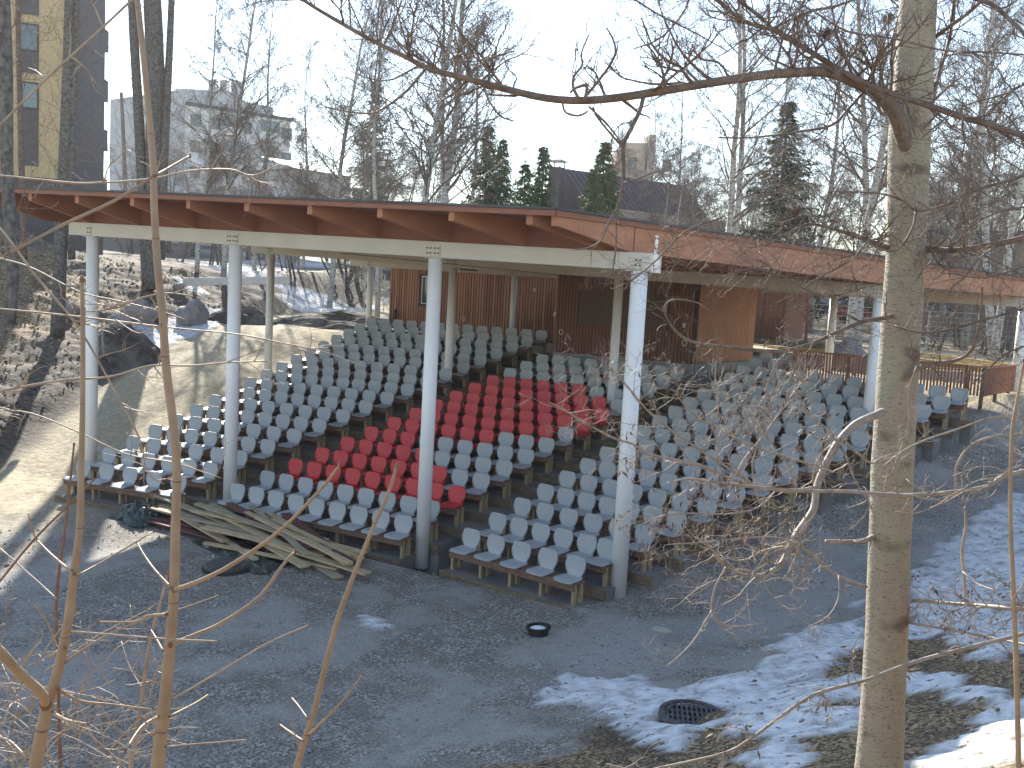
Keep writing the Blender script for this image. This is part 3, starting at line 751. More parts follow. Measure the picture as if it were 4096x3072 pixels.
# pale gabled house further along
h0 = P(640, 365, 95); h1 = P(760, 340, 100); gz2 = P(700, 460, 95).z
ho = thing('pale_house', (h0.x, h0.y, gz2), "pale house with low gable roof half hidden behind birches, left of the spruces", 'house')
mb = MB(); u, n, L = slab(mb, h0, h1, gz2, h0.z, 10); mb.build('wall', M['white_wall'], ho)
mb = MB(); pk = V((h0.x, h0.y, h0.z)); k = len(mb.v)
mb.v += [pk-u*.6+n*.6, pk-u*.6-n*10.6, pk-u*.6-n*5+V((0,0,1.3)), pk+u*(L+.6)+n*.6, pk+u*(L+.6)-n*10.6, pk+u*(L+.6)-n*5+V((0,0,1.3))]
for f_ in ((0,2,1),(3,4,5),(0,3,5,2),(1,2,5,4),(0,1,4,3)): mb.face([k+e for e in f_])
mb.build('roof', M['steel'], ho); windows(ho, None, u, n, V((h0.x, h0.y, h0.z-2.4))+u*1.5+n*.01, 4, 1, 1.3, 1.4, 2.8, 1)
# purple roofed house with chimney
D_ = 72
r0 = P(1212, 363, D_); r1 = P(1360, 372, D_+4); rb_ = P(1212, 470, D_-5)
hh = thing('house', (r0.x, r0.y, gz2), "house with dark purple metal roof and tall chimney behind the spruces", 'house')
u = V((r1.x-r0.x, r1.y-r0.y, 0)).normalized(); n = V((u.y, -u.x, 0)); L = 13
mb = MB(); k = len(mb.v); ez = r0.z-5.2
p = V((r0.x, r0.y, 0))
mb.v += [p+u*0+V((0,0,r0.z)), p+u*L+V((0,0,r0.z)), p+u*L+n*5.5+V((0,0,ez)), p+n*5.5+V((0,0,ez)), p+u*L-n*5.5+V((0,0,ez)), p-n*5.5+V((0,0,ez))]
for f_ in ((0,3,2,1),(0,1,4,5),(0,5,3),(1,2,4),(2,3,5,4)): mb.face([k+e for e in f_])
mb.m = 0
for q in range(int(L/.5)): mb.bar(p+u*(q*.5+.2)+V((0,0,r0.z+.02)), p+u*(q*.5+.2)+n*5.5+V((0,0,ez+.02)), .05, .06)
mb.build('roof', M['purple_roof'], hh)
mb = MB(); mb.pb(p+n*5+u*.3+V((0,0,gz2)), u*(L-.6), -n*10, V((0,0,ez-gz2))); mb.build('wall', M['brick'], hh)
ch = P(1200, 420, D_-1); ct = P(1200, 352, D_-1)
mb = MB(); mb.box(ch.x-.45, ch.x+.45, ch.y-.45, ch.y+.45, ez-1, ct.z-.35); co = mb.build('chimney', M['dark_wall'], hh)
mb = MB(); zt_ = ct.z+.05; mb.box(ch.x-.6, ch.x+.6, ch.y-.6, ch.y+.6, zt_, zt_+.06); 
for sx in (-.4, .4):
    for sy in (-.4, .4): mb.box(ch.x+sx-.04, ch.x+sx+.04, ch.y+sy-.04, ch.y+sy+.04, ct.z-.35, zt_)
k = len(mb.v); mb.v += [V((ch.x-.6,ch.y-.6,zt_+.062)), V((ch.x+.6,ch.y-.6,zt_+.062)), V((ch.x+.6,ch.y+.6,zt_+.062)), V((ch.x-.6,ch.y+.6,zt_+.062)), V((ch.x,ch.y,zt_+.4))]
for f_ in ((0,1,4),(1,2,4),(2,3,4),(3,0,4),(3,2,1,0)): mb.face([k+e for e in f_])
mb.build('chimney_cap', M['steel'], hh)
# tan tower block
D_ = 125
tb = thing('tower_block', tuple(P(1370, 480, D_)), "tan brick tower block with stepped top and tall chimney beyond the purple roof", 'building')
def tower(x0, x1, yt, name, dd=0.):
    a = P(x0, yt, D_+dd); b2 = P(x1, yt, D_+dd); mb = MB(); u = V((b2.x-a.x, b2.y-a.y, 0)); n = V((u.y, -u.x, 0)).normalized()
    mb.pb(V((a.x, a.y, gz2-5)), u, -n*7, V((0,0,a.z-gz2+5))); return mb.build(name, M['brick'], tb), a, u, n
tower(1333, 1352, 322, 'side_wing', .5); _, a, u, n = tower(1352, 1403, 307, 'main_block'); tower(1403, 1418, 290, 'chimney_shaft', -1)
for k in range(6): windows(tb, None, u.normalized(), n, V((a.x, a.y, a.z-3.4-k*3))+u*.15+n*.01, 3, 1, 1.1, 1.5, 2.2, 1, 'frame')
# low building beyond the right end of the roof
D_ = 62
q0 = P(2020, 500, D_); q1 = P(2300, 520, D_-4); lw = thing('low_brick_building', (q0.x, q0.y, 3), "long low tan building with dark windows beyond the fence at the right edge", 'building')
mb = MB(); u, n, L = slab(mb, P(1950, 525, D_+2), q1, 2.5, q0.z-.4, 10); mb.build('wall', M['brick'], lw)
a = P(1950, 525, D_+2); mb = MB(); mb.pb(V((a.x, a.y, q0.z-.4))+n*.8-u*.8, u*(L+1.6), -n*11.6, V((0,0,.5))); mb.build('roof', M['felt'], lw)
for k in range(5):
    b2 = V((a.x, a.y, 4.0))+u*(2.0+k*4.4)+n*.01; windows(lw, None, u, n, b2, 1, 1, 2.2, 1.8, 1, 1, 'frame')
# second low building behind the parked cars
D_ = 88
a = P(1660, 640, D_); b2 = P(1925, 650, D_-6); l2 = thing('low_pale_building', (a.x, a.y, 3), "long pale low building with a row of windows behind the parked cars", 'building')
mb = MB(); u, n, L = slab(mb, a, b2, 2.5, P(1800,585,D_).z, 9); mb.build('wall', M['grey_wall'], l2)
mb = MB(); mb.pb(V((a.x, a.y, P(1800,585,D_).z))+n*.6, u*L, -n*10, V((0,0,.4))); mb.build('roof', M['felt'], l2)
windows(l2, None, u, n, V((a.x, a.y, 5.0))+u*1.2+n*.01, 7, 1, 1.8, 1.3, 3.2, 1, 'frame')

# ---------------------------------------------------------------- things on the ground
def onground(sx, sy, dz=0.):
    p = hit(sx, sy); return V((p.x, p.y, H(p.x, p.y)+dz))
def dist_m(px, p): return px/FPX*((p-CAM).dot(CF))
# timber heap in front of the middle benches
rr = random.Random(11)
hp0 = onground(560, 2030); hp1 = onground(1560, 2330)
hd = (hp1-hp0); hL = hd.length; hd.normalize(); hn = V((-hd.y, hd.x, 0)).normalized()
first = {}
for k in range(34):
    kind = 'brownp' if k in (1, 3, 6, 9, 12, 17, 26, 31) else ('plank' if k % 3 else 'plankg')
    L = rr.uniform(2.4, 4.1); lay = k/34; zc = .04+.58*lay*(1-.25*rr.random())
    c = hp0+hd*(hL*rr.uniform(.30, .74))+hn*rr.uniform(-.62, .55)*(1.2-.55*lay)
    an = rr.gauss(0, .17)+(.12 if k % 2 else -.08); d = V((hd.x*math.cos(an)-hd.y*math.sin(an), hd.x*math.sin(an)+hd.y*math.cos(an), 0))
    gz0 = H0(c.x, c.y); tz = rr.uniform(-.02, .05)
    a = c-d*L/2; b = c+d*L/2; a.z = gz0+zc+tz; b.z = gz0+zc*.55+.02
    mb = MB(); mb.bar(a, b, rr.choice((.12, .16, .20)), .04)
    o = mb.build('plank', M[kind], bev=.002)
    lab = {'brownp': "brown stained plank lying in the loose timber heap before the middle seating block", 'plank': "pale sawn pine plank lying in the loose timber heap before the middle seating block", 'plankg': "weathered greyish plank lying in the loose timber heap before the middle seating block"}[kind]
    tag(o, lab, 'plank', 'planks in the heap in front of the seats')
def crumple(name, c, rx, ry, h, m, seed, label, cat, ang=0., n=26):
    mb = MB(); rows = []
    for i in range(n+1):
        row = []
        for j in range(n+1):
            x = -1+2*i/n; y = -1+2*j/n; r = math.hypot(x, y)
            k = 1+.25*noise.noise(V((math.atan2(y, x)*1.2, seed, 0)))
            X = x*rx*k; Y = y*ry*k; xr = X*math.cos(ang)-Y*math.sin(ang)+c.x; yr = X*math.sin(ang)+Y*math.cos(ang)+c.y
            rid = abs(noise.noise(V((x*4+seed, y*4, seed))))+.5*abs(noise.noise(V((x*9, y*9+seed, 2))))
            z = H(xr, yr)+.015+h*max(0, 1-r*r*.9)**.6*(.62+.55*rid)+.03*rid
            row.append(V((xr, yr, z)))
        rows.append(row)
    mb.grid(rows); return tag(mb.build(name, m, smooth=False), label, cat)
crumple('tarpaulin', onground(560, 2080), .62, .42, .40, M['tarp'], 3.3, "crumpled dark green tarpaulin bundled at the left end of the timber heap", 'tarpaulin', -.2)
crumple('plastic_sheet', onground(960, 2215), 1.3, .42, .07, M['tarp'], 8.1, "dark plastic sheet spread on the gravel under the timber heap", 'plastic sheet', -.35, 34)
def disc(mb, c, r, z0, z1, n=28, top=None):
    mb.tube([V((c.x,c.y,z0)), V((c.x,c.y,z1))], [r, top or r], n)
c = onground(905, 2278); t = thing('manhole', c, "round black manhole cover raised on a ring beside the timber heap", 'manhole')
mb = MB(); disc(mb, c, .46, c.z-.1, c.z+.04, top=.44); mb.build('ring', M['black'], t)
mb = MB(); disc(mb, c, .40, c.z+.04, c.z+.10, top=.385); disc(mb, c, .26, c.z+.10, c.z+.112); mb.build('cover', M['iron'], t, bev=.01)
c = onground(2152, 2540); t = thing('drain_pipe', c, "short upright black plastic pipe end with snow inside, standing on the gravel", 'pipe')
mb = MB(); n = 28; tl = V((.12, -.06, 0))
for (r0_, r1_, z0, z1) in ((.165, .165, -.05, .09), (.20, .20, .09, .13)):
    k = len(mb.v)
    for zz in (z0, z1):
        for rr_ in (r0_, r0_-.03):
            for j in range(n): an = 2*math.pi*j/n; mb.v.append(c+V((rr_*math.cos(an), rr_*math.sin(an), zz+.25*tl.x*math.cos(an)*rr_/.2*.5)))
    for j in range(n):
        j2 = (j+1) % n; A, B_, C_, D2 = k, k+n, k+2*n, k+3*n
        mb.face([A+j, A+j2, C_+j2, C_+j]); mb.face([B_+j2, B_+j, D2+j, D2+j2]); mb.face([C_+j, C_+j2, D2+j2, D2+j]); mb.face([A+j2, A+j, B_+j, B_+j2])
mb.build('pipe', M['black'], t, smooth=False)
mb = MB(); mb.blob(c+V((0,0,.075)), (.15,.15,.035), 2, 6, 16, .05); mb.build('snow_plug', M['snow'], t, smooth=True)
c = onground(2648, 2526, .0); mb = MB(); mb.blob(c, (.19,.12,.035), 5, 8, 18, .08); tag(mb.build('flat_stone', mat('pale_stone', (.42,.41,.34), (.36,.35,.29), 6, .85), smooth=True), "flat pale oval stone lying on the gravel right of the pipe end", 'stone')
c = onground(2768, 2868, .035); t = thing('drain_grate', c, "round cast iron drain grate with slots, partly ringed by old snow", 'drain grate')
mb = MB(); n = 40
k = len(mb.v)
for rr_, zz in ((.40, -.02), (.39, .025), (.335, .03), (.325, .0)):
    for j in range(n): an = 2*math.pi*j/n; mb.v.append(c+V((rr_*math.cos(an), rr_*math.sin(an), zz)))
for q in range(3):
    for j in range(n): j2 = (j+1) % n; mb.face([k+q*n+j, k+q*n+j2, k+(q+1)*n+j2, k+(q+1)*n+j])
mb.build('frame', M['iron'], t, smooth=False)
mb = MB(); disc(mb, c, .32, c.z-.03, c.z-.01, 30); mb.m = 0; mb.build('sump', M['frame'], t)
mb = MB(); ga = .35; gx = V((math.cos(ga), math.sin(ga), 0)); gy = V((-math.sin(ga), math.cos(ga), 0))
for q in range(-5, 6):
    h_ = math.sqrt(max(0, .32**2-(q*.058)**2)); mb.pb(c+gx*(q*.058-.013)-gy*h_+V((0,0,-.008)), gx*.026, gy*2*h_, V((0,0,.028)))
for q in (-.22, -.09, .06, .2): h_ = math.sqrt(.32**2-q*q); mb.pb(c+gy*(q-.018)-gx*h_+V((0,0,-.006)), gx*2*h_, gy*.036, V((0,0,.024)))
mb.build('grid', M['iron'], t)
# loose stones scattered over the gravel
mb = MB(); rr = random.Random(5)
for k in range(5200):
    if k < 3600: x = rr.uniform(-6, 13); y = rr.uniform(-9.5, 1)
    else: x = rr.uniform(7, 14); y = rr.uniform(-4, 12)
    if seatmask(x, y) > 0 or bankd(x, y) > .8: continue
    if noise.noise(V((x*.6, y*.6, 5))) < -.12 and rr.random() < .75: continue
    s = rr.uniform(.012, .032)*(1.7 if rr.random() < .05 else 1); c = V((x, y, H(x, y)+s*.25)); n = len(mb.v); mb.m = 0 if rr.random() < .7 else 1
    q = [V((rr.uniform(.7,1.2)*s, 0, 0)), V((0, rr.uniform(.7,1.2)*s, 0)), V((-rr.uniform(.7,1.2)*s, 0, 0)), V((0, -rr.uniform(.7,1.2)*s, 0)), V((rr.uniform(-.4,.4)*s, rr.uniform(-.4,.4)*s, s*.8))]
    an = rr.random()*6.28; rot = Matrix.Rotation(an, 3, 'Z'); mb.v += [c+rot@p for p in q]+[c-V((0,0,s*.6))]
    for j in range(4): mb.face([n+j, n+(j+1) % 4, n+4]); mb.face([n+(j+1) % 4, n+j, n+5])
o = mb.build('gravel_stones', [mat('stone_grey', (.30,.30,.30), (.20,.20,.20), 9, .9), mat('stone_pale', (.46,.46,.47), (.36,.36,.36), 9, .9)]); tag(o, "loose crushed stone scattered over the gravel yard", 'gravel', kind='stuff')
# dead leaves on the left hill and on the near bank
mb = MB(); rr = random.Random(9)
for k in range(21000):
    if k < 9500: x = rr.uniform(-34, -9); y = rr.uniform(-3, 22); ok = dleft(x, y) > .8
    else: x = rr.uniform(7.5, 15); y = rr.uniform(-11, 3); ok = bankd(x, y) > 1.9 and not snow(x, y)
    if not ok: continue
    s = rr.uniform(.04, .10) if k < 9500 else rr.uniform(.012, .028); c = V((x, y, H(x, y)+s*.35)); mb.m = rr.randrange(3)
    a = V((rr.uniform(-1,1), rr.uniform(-1,1), rr.uniform(-.5,.5))).normalized()*s; b = V((rr.uniform(-1,1), rr.uniform(-1,1), rr.uniform(-.6,.6))).normalized()*s*.7
    mb.quad(c-a, c-b, c+a, c+b)
tag(mb.build('dead_leaves', [mat('leaf_tan', (.34,.25,.15), (.27,.19,.11), 3, .8), mat('leaf_brown', (.20,.12,.07), (.15,.09,.05), 3, .8), mat('leaf_yellow', (.42,.34,.18), (.34,.26,.13), 3, .8)]), "dead leaves covering the wooded slopes", 'leaves', kind='stuff')
# boulders on the left
for k, (sx, sy, w_, h_, lab) in enumerate([(770,1265,130,105,"large pinkish boulder at the foot of the left slope, nearest the sand"),(870,1290,0,0,""),(555,1260,150,85,"grey boulder behind the far left white column"),(480,1330,110,95,"rounded grey boulder half buried left of the far left white column"),(630,1240,90,50,"bluish boulder topping the row of stones behind the far left column"),(255,1225,85,95,"upright pale boulder beside the dark trunk on the left slope"),(150,905,170,60,"large grey stone near the top of the left slope below the apartments"),(1215,1250,0,0,""),(715,1165,45,32,"small grey stone with snow beside it, left of the lying beam")]):
    if not w_: continue
    c = onground(sx, sy+h_*.3); s = dist_m(w_*.5, c); z_ = dist_m(h_*.62, c); mb = MB(); mb.blob(c+V((0,0,z_*.35)), (s, s*.8, z_), k*2+1, 10, 16, .22, 1.3); tag(mb.build('boulder', M['rock']), lab, 'boulder', 'boulders at the foot of the left slope')
# lying concrete beam
c = onground(730, 1180); d_ = (c-CAM).dot(CF); p0 = P(394.5, 606, d_); p1 = P(626, 602, d_+1.2); p0.z -= .0
t = thing('concrete_beam', p0, "long pale concrete beam lying on the dirt bank beyond the white columns", 'beam')
mb = MB(); u = (p1-p0); n = V((u.y, -u.x, 0)).normalized(); mb.pb(p0-V((0,0,dist_m(22, p0))), u, -n*.45, V((0,0,dist_m(32, p0)))); mb.build('beam_body', M['palec'], t, bev=.02)
# soil and gravel mounds
def mound(sx, sy, wpx, hpx, m, name, lab, seed, depth=None, sq=.8):
    c = onground(sx, sy) if depth is None else P(sx/K, sy/K, depth)
    if depth is not None: c.z = H0(c.x, c.y)
    s = dist_m(wpx/2, c); hh_ = dist_m(hpx, c); mb = MB(); rows = []
    n = 30
    for i in range(n+1):
        row = []
        for j in range(n+1):
            x = -1+2*i/n; y = -1+2*j/n; r = math.hypot(x, y); X = c.x+x*s; Y = c.y+y*s*sq
            h = hh_*max(0, 1-r)**.9*(1+.5*noise.noise(V((x*2.5, y*2.5, seed))))+.10*hh_*noise.noise(V((x*9, y*9, seed)))*(r < 1)
            row.append(V((X, Y, H(X, Y)-.06+h)))
        rows.append(row)
    mb.grid(rows); return tag(mb.build(name, m, smooth=False), lab, 'mound')
M['soil'] = mat('dark_soil', (.11,.09,.075), (.05,.045,.04), 6, .95, .8, bscale=14, c3=(.16,.14,.12), s3=1)
mound(960, 1290, 330, 95, M['soil'], 'soil_mound', "low dark soil mound on the sand behind the second white column", 2)
mound(500, 1420, 380, 120, M['soil'], 'dirt_bank', "dark dirt bank below the boulders on the left", 4)
mound(1400, 1190, 900, 70, M['soil'], 'earth_berm', "long dark earth berm behind the sand yard", 6, 42, .35)
mound(3420, 1400, 420, 130, mat('crushed_stone', (.30,.29,.28), (.13,.125,.12), 18, .95, .8, bscale=30), 'gravel_heap', "grey gravel heap behind the slatted railing", 9, 34)
# yellow planks far right
def plankpile(sx, sy, D, L, n, lab, seed):
    r = random.Random(seed); c = P(sx/K, sy/K, D); g = H0(c.x, c.y)
    for k in range(n):
        a = c+V((r.uniform(-L*.2, L*.2)-L/2, r.uniform(-.6, .6), 0)); an = r.uniform(-.25, .25); b = a+V((L*math.cos(an), L*math.sin(an)-.3, 0)); a.z = g+.10+k*.05; b.z = g+.06+k*.035
        mb = MB(); mb.bar(a, b, .16, .05); tag(mb.build('plank', M['yellowp']), lab, 'plank', 'fresh yellow planks lying by the fence')
plankpile(3790, 1400, 38, 3.4, 9, "fresh yellow plank in the pile near the right fence", 4)
plankpile(3220, 1345, 42, 3.6, 5, "fresh yellow plank on the ground beyond the shed deck", 5)
plankpile(4060, 1425, 38, 2.5, 3, "fresh yellow plank left of the rightmost white column", 6)
# mesh fences
def meshpanel(p, q, h, lab):
    t = thing('mesh_fence', p, lab, 'fence', 'temporary mesh fence panels'); u = q-p; mb = MB(); up = V((0,0,h))
    mb.tube([p, p+up, q+up, q, p], .022, 5, False); mb.build('frame', M['steel'], t)
    mb = MB(); n = int(u.length/.25)
    for k in range(1, n): a = p+u*(k/n); mb.tube([a, a+up], .006, 3, False)
    for k in range(1, 9): mb.tube([p+up*(k/9), q+up*(k/9)], .010, 3, False)
    mb.build('mesh', M['steel'], t)
A_ = P(1700, 770, 44); B_ = P(2330, 790, 40); A_.z = H0(A_.x, A_.y); B_.z = H0(B_.x, B_.y)
for k in range(6):
    p = A_.lerp(B_, k/6); q = A_.lerp(B_, (k+.97)/6); p.z = H0(p.x, p.y)+.1; q.z = H0(q.x, q.y)+.1
    meshpanel(p, q, 2.0, f"grey steel mesh fence panel, {ORD[k]} from left, behind the railing")
for k in range(3):
    p = P(700+k*45, 590-k*4, 55); q = P(742+k*45, 588-k*4, 55.5); p.z = H0(p.x, p.y)+.1; q.z = H0(q.x, q.y)+.1
    meshpanel(p, q, 2.2, f"grey steel mesh fence panel, {ORD[k]} from left, on the snowy bank")
# parked cars
def car(sx, D, colr, lab, yaw, van=False):
    c = P(sx, 655, D); c.z = H0(c.x, c.y)+.9; u = V((math.cos(yaw), math.sin(yaw), 0)); n = V((-u.y, u.x, 0))
    t = thing('parked_car', c, lab, 'car', 'cars parked beyond the fence')
    def prof(pts, w_, m, name, par=None, inset=0.):
        mb = MB(); k = len(mb.v); N = len(pts)
        for s in (-1, 1):
            for x, z in pts: mb.v.append(c+u*x+n*(s*(w_/2-(inset if z > .9 else 0)))+V((0,0,z)))
        mb.face([k+i for i in range(N)]); mb.face([k+N+i for i in range(N)][::-1])
        for i in range(N): i2 = (i+1) % N; mb.face([k+i2, k+i, k+N+i, k+N+i2])
        return mb.build(name, m, t, bev=.04)
    H_ = 1.9 if van else 1.45
    prof([(-2.2,.3),(2.2,.3),(2.25,.75),(1.3,.92),(-2.15,.95),(-2.25,.7)], 1.8, colr, 'body')
    prof([(-2.05 if van else -1.9,.93),(-1.85 if van else -1.4,H_),(.5,H_),(1.3,.93)], 1.66, M['glass'], 'windows', inset=.1)
    prof([(-1.86 if van else -1.42,H_-.05),(-1.8 if van else -1.36,H_+.03),(.45,H_+.03),(.55,H_-.05)], 1.5, colr, 'roof')
    for x in (-1.35, 1.35):
        for s in (-.82, .82):
            mb = MB(); p = c+u*x+n*s+V((0,0,.32)); mb.tube([p-n*.1, p+n*.1], [.32,.32], 18); mb.build('wheel', M['black'], t)
M['carsilver'] = mat('silver_car_paint', (.50,.52,.56), (.48,.50,.54), 1, .3, metal=.3)
M['carred'] = mat('dark_red_car_paint', (.18,.02,.03), (.16,.02,.03), 1, .3)
M['cardark'] = mat('dark_blue_car_paint', (.05,.06,.08), (.05,.05,.07), 1, .3)
car(1866, 66, M['carsilver'], "silver people carrier parked behind the dark red car", .25, True)
car(1882, 58, M['carred'], "dark red estate car parked beyond the fence, left of the big trunk", .25)
car(1725, 66, M['cardark'], "dark car parked between the shed and the thin white column", .25)

# ---------------------------------------------------------------- trees
def poly(rng, p, d, L, n, wob, droop):
    pts = [p]; d = d.normalized()
    for k in range(n):
        d = (d+V((rng.gauss(0, wob), rng.gauss(0, wob), rng.gauss(0, wob)+droop))).normalized(); p = p+d*(L/n); pts.append(p)
    return pts
def birchproto(seed, Hh=18., npri=52, nsec=9, nter=6, multi=1, up=.9, droop=-.10, r0=.15, tw=.0065, lowest=.25, name='birch_tree', bark_='birch', spread=1.):
    rng = random.Random(seed); t = thing(name, (0,0,0), '', 'tree'); tr = MB(); cr = MB(); 
    for s in range(multi):
        d0 = V((rng.uniform(-.12,.12)*multi*.8, rng.uniform(-.12,.12)*multi*.8, 1)) if multi > 1 else V((rng.uniform(-.03,.03), 0, 1))
        Hs = Hh*rng.uniform(.8, 1) if s else Hh; n = 14; base = V((rng.uniform(-.3,.3)*(multi > 1), rng.uniform(-.3,.3)*(multi > 1), -.3))
        pts = poly(rng, base, d0, Hs, n, .035, .02); rad = [r0*(1-(i/n)**1.1*.93)/(1+.2*(multi-1)) for i in range(n+1)]
        tr.tube(pts, rad, 9)
        for k in range(npri//multi):
            f = lowest+(1-lowest)*(k+rng.random())/(npri//multi); f = min(f, .985); x = f*n; i = int(x); p = pts[i].lerp(pts[min(i+1, n)], x-i)
            an = rng.uniform(0, 6.283); el = rng.uniform(.35, .8)*up; L = (1-f*.72)*Hs*.235*rng.uniform(.7, 1.15)*spread
            d = V((math.cos(an), math.sin(an), math.tan(el)))
            rb = max(.012, rad[i]*.42*rng.uniform(.6, 1)); bp = poly(rng, p, d, L, 6, .11, .03); cr.tube(bp, [rb*(1-j/6*.75) for j in range(7)], 4, False)
            for q in range(nsec):
                g = .2+.8*(q+rng.random())/nsec; g = min(g, .99); xx = g*6; ii = int(xx); pp = bp[ii].lerp(bp[min(ii+1, 6)], xx-ii)
                dd = (bp[min(ii+1, 6)]-bp[ii]).normalized()+V((rng.gauss(0,.55), rng.gauss(0,.55), rng.gauss(.1,.4))); l2 = L*rng.uniform(.22, .42)
                sp = poly(rng, pp, dd, l2, 4, .16, droop*.5); cr.tube(sp, [max(tw*1.3, rb*.35)*(1-j/4*.5) for j in range(5)], 3, False)
                for w_ in range(nter):
                    e = rng.uniform(.2, 1)*3.99; iii = int(e); p3 = sp[iii].lerp(sp[iii+1], e-iii); l3 = rng.uniform(.3, .85)*(.6+L*.14)
                    tp = poly(rng, p3, V((rng.gauss(0,.6), rng.gauss(0,.6), rng.gauss(0,.3)+droop*3)), l3, 3, .16, droop*2.2); cr.tube(tp, [tw, tw*.9, tw*.75, tw*.5], 3, False)
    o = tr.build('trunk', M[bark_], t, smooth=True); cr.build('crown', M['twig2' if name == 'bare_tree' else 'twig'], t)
    return t, Hh
def spruceproto(seed, Hh=10., m='needle', wid=.21, gap=1.):
    rng = random.Random(seed); t = thing('spruce_tree', (0,0,0), '', 'tree'); tr = MB(); tr.tube([V((0,0,-.3)), V((0,0,Hh*.6)), V((0,0,Hh))], [.16,.08,.01], 8)
    cr = MB(); z = Hh*.06
    while z < Hh*.985:
        f = z/Hh; R0 = Hh*wid*(1-f)**.85*rng.uniform(.8, 1.1)+.06; nb = max(4, int(9*(1-f*.4)*gap))
        for k in range(nb):
            an = rng.uniform(0, 6.283); R = R0*rng.uniform(.65, 1.12); d = V((math.cos(an), math.sin(an), 0)); s_ = V((-d.y, d.x, 0))
            n = max(3, int(R/.16)); dr = rng.uniform(-.28, -.05)
            for j in range(n):
                g = (j+.6)/n; c = V((0,0,z))+d*(R*g)+V((0,0,R*(dr*g+.22*g*g))); l = .30*(1.15-g*.5)*(.6+.5*min(1, R))
                for e in range(4):
                    a = c+V((rng.uniform(-.04,.04),)*2+(rng.uniform(-.05,.05),)); sd_ = 1 if e % 2 else -1
                    tip = a+(d*rng.uniform(.35, 1.)+s_*sd_*rng.uniform(.2, 1.)+V((0,0,rng.uniform(-.75,.15))))*l
                    wv = V((rng.uniform(-1,1), rng.uniform(-1,1), rng.uniform(-1,1))).normalized()*.035
                    cr.tri(a-wv, a+wv, tip)
                    cr.tri(a.lerp(tip,.3)+wv, a.lerp(tip,.55)-wv, tip+V((rng.uniform(-.08,.08), rng.uniform(-.08,.08), rng.uniform(-.14,.02))))
        z += Hh*.016*(1.25-f*.6)/gap**.5
    tr.build('trunk', M['pinebark'], t, smooth=True); cr.build('crown', M[m], t); return t, Hh
PR = {'b1': birchproto(1), 'b2': birchproto(2, npri=60, up=1.15, droop=-.13), 'b3': birchproto(3, multi=2, npri=60, up=1.1, r0=.17), 'b4': birchproto(4, npri=46, nsec=9, up=1.2, droop=-.16, r0=.13),
      't1': birchproto(5, 10, npri=70, nsec=7, nter=5, multi=4, up=1.4, droop=.03, r0=.09, tw=.007, lowest=.08, name='bare_tree', bark_='birchdark'), 't2': birchproto(6, 10, npri=60, nsec=8, nter=5, multi=2, up=1.1, droop=.0, r0=.11, tw=.007, lowest=.12, name='bare_tree', bark_='birchdark', spread=1.5),
      's1': spruceproto(1, wid=.30), 's2': spruceproto(2, wid=.22), 's3': spruceproto(3, m='needled', wid=.24, gap=.62)}
used = set(); rr = random.Random(21)
def plant(kind, dx, ytop, D, lab, group='trees behind the pavilion', wf=1.):
    p = P(dx, 600, D); g = H0(p.x, p.y); top = P(dx, ytop, D).z; t0, h0_ = PR[kind]; s = (top-g)/h0_
    if kind not in used: used.add(kind); o = t0
    else: o = copy_tree(t0)
    o.location = (p.x, p.y, g); o.scale = (s*wf, s*wf, s); o.rotation_euler = (0, 0, rr.uniform(0, 6.28)); o['label'] = lab; o['group'] = group
    return o
SP = 'spruces behind the pavilion'
plant('s1', 1040, 272, 52, "tall green spruce right of the birches, widest of the spruces behind the roof", SP)
plant('s2', 1072, 300, 56, "thin dark spruce tip tucked against the right side of the tallest green spruce", SP)
plant('s1', 1122, 352, 50, "shorter bushy green spruce, first left of the slim pointed one", SP, 1.1)
plant('s2', 1160, 315, 52, "slim pointed green spruce in front of the chimney", SP, 1.1)
plant('s1', 1268, 362, 50, "low light green spruce in front of the dark purple roof", SP)
plant('s2', 1289, 305, 51, "taller light green spruce in front of the dark purple roof", SP, 1.25)
plant('s3', 1672, 215, 58, "solitary dark spruce with open layers, left of the big trunk", SP, 1.35)
plant('s3', 798, 178, 85, "faint dark spruce behind the birches at the left centre", SP)
plant('s3', 2072, 325, 70, "dark spruce right of the big foreground trunk", SP)
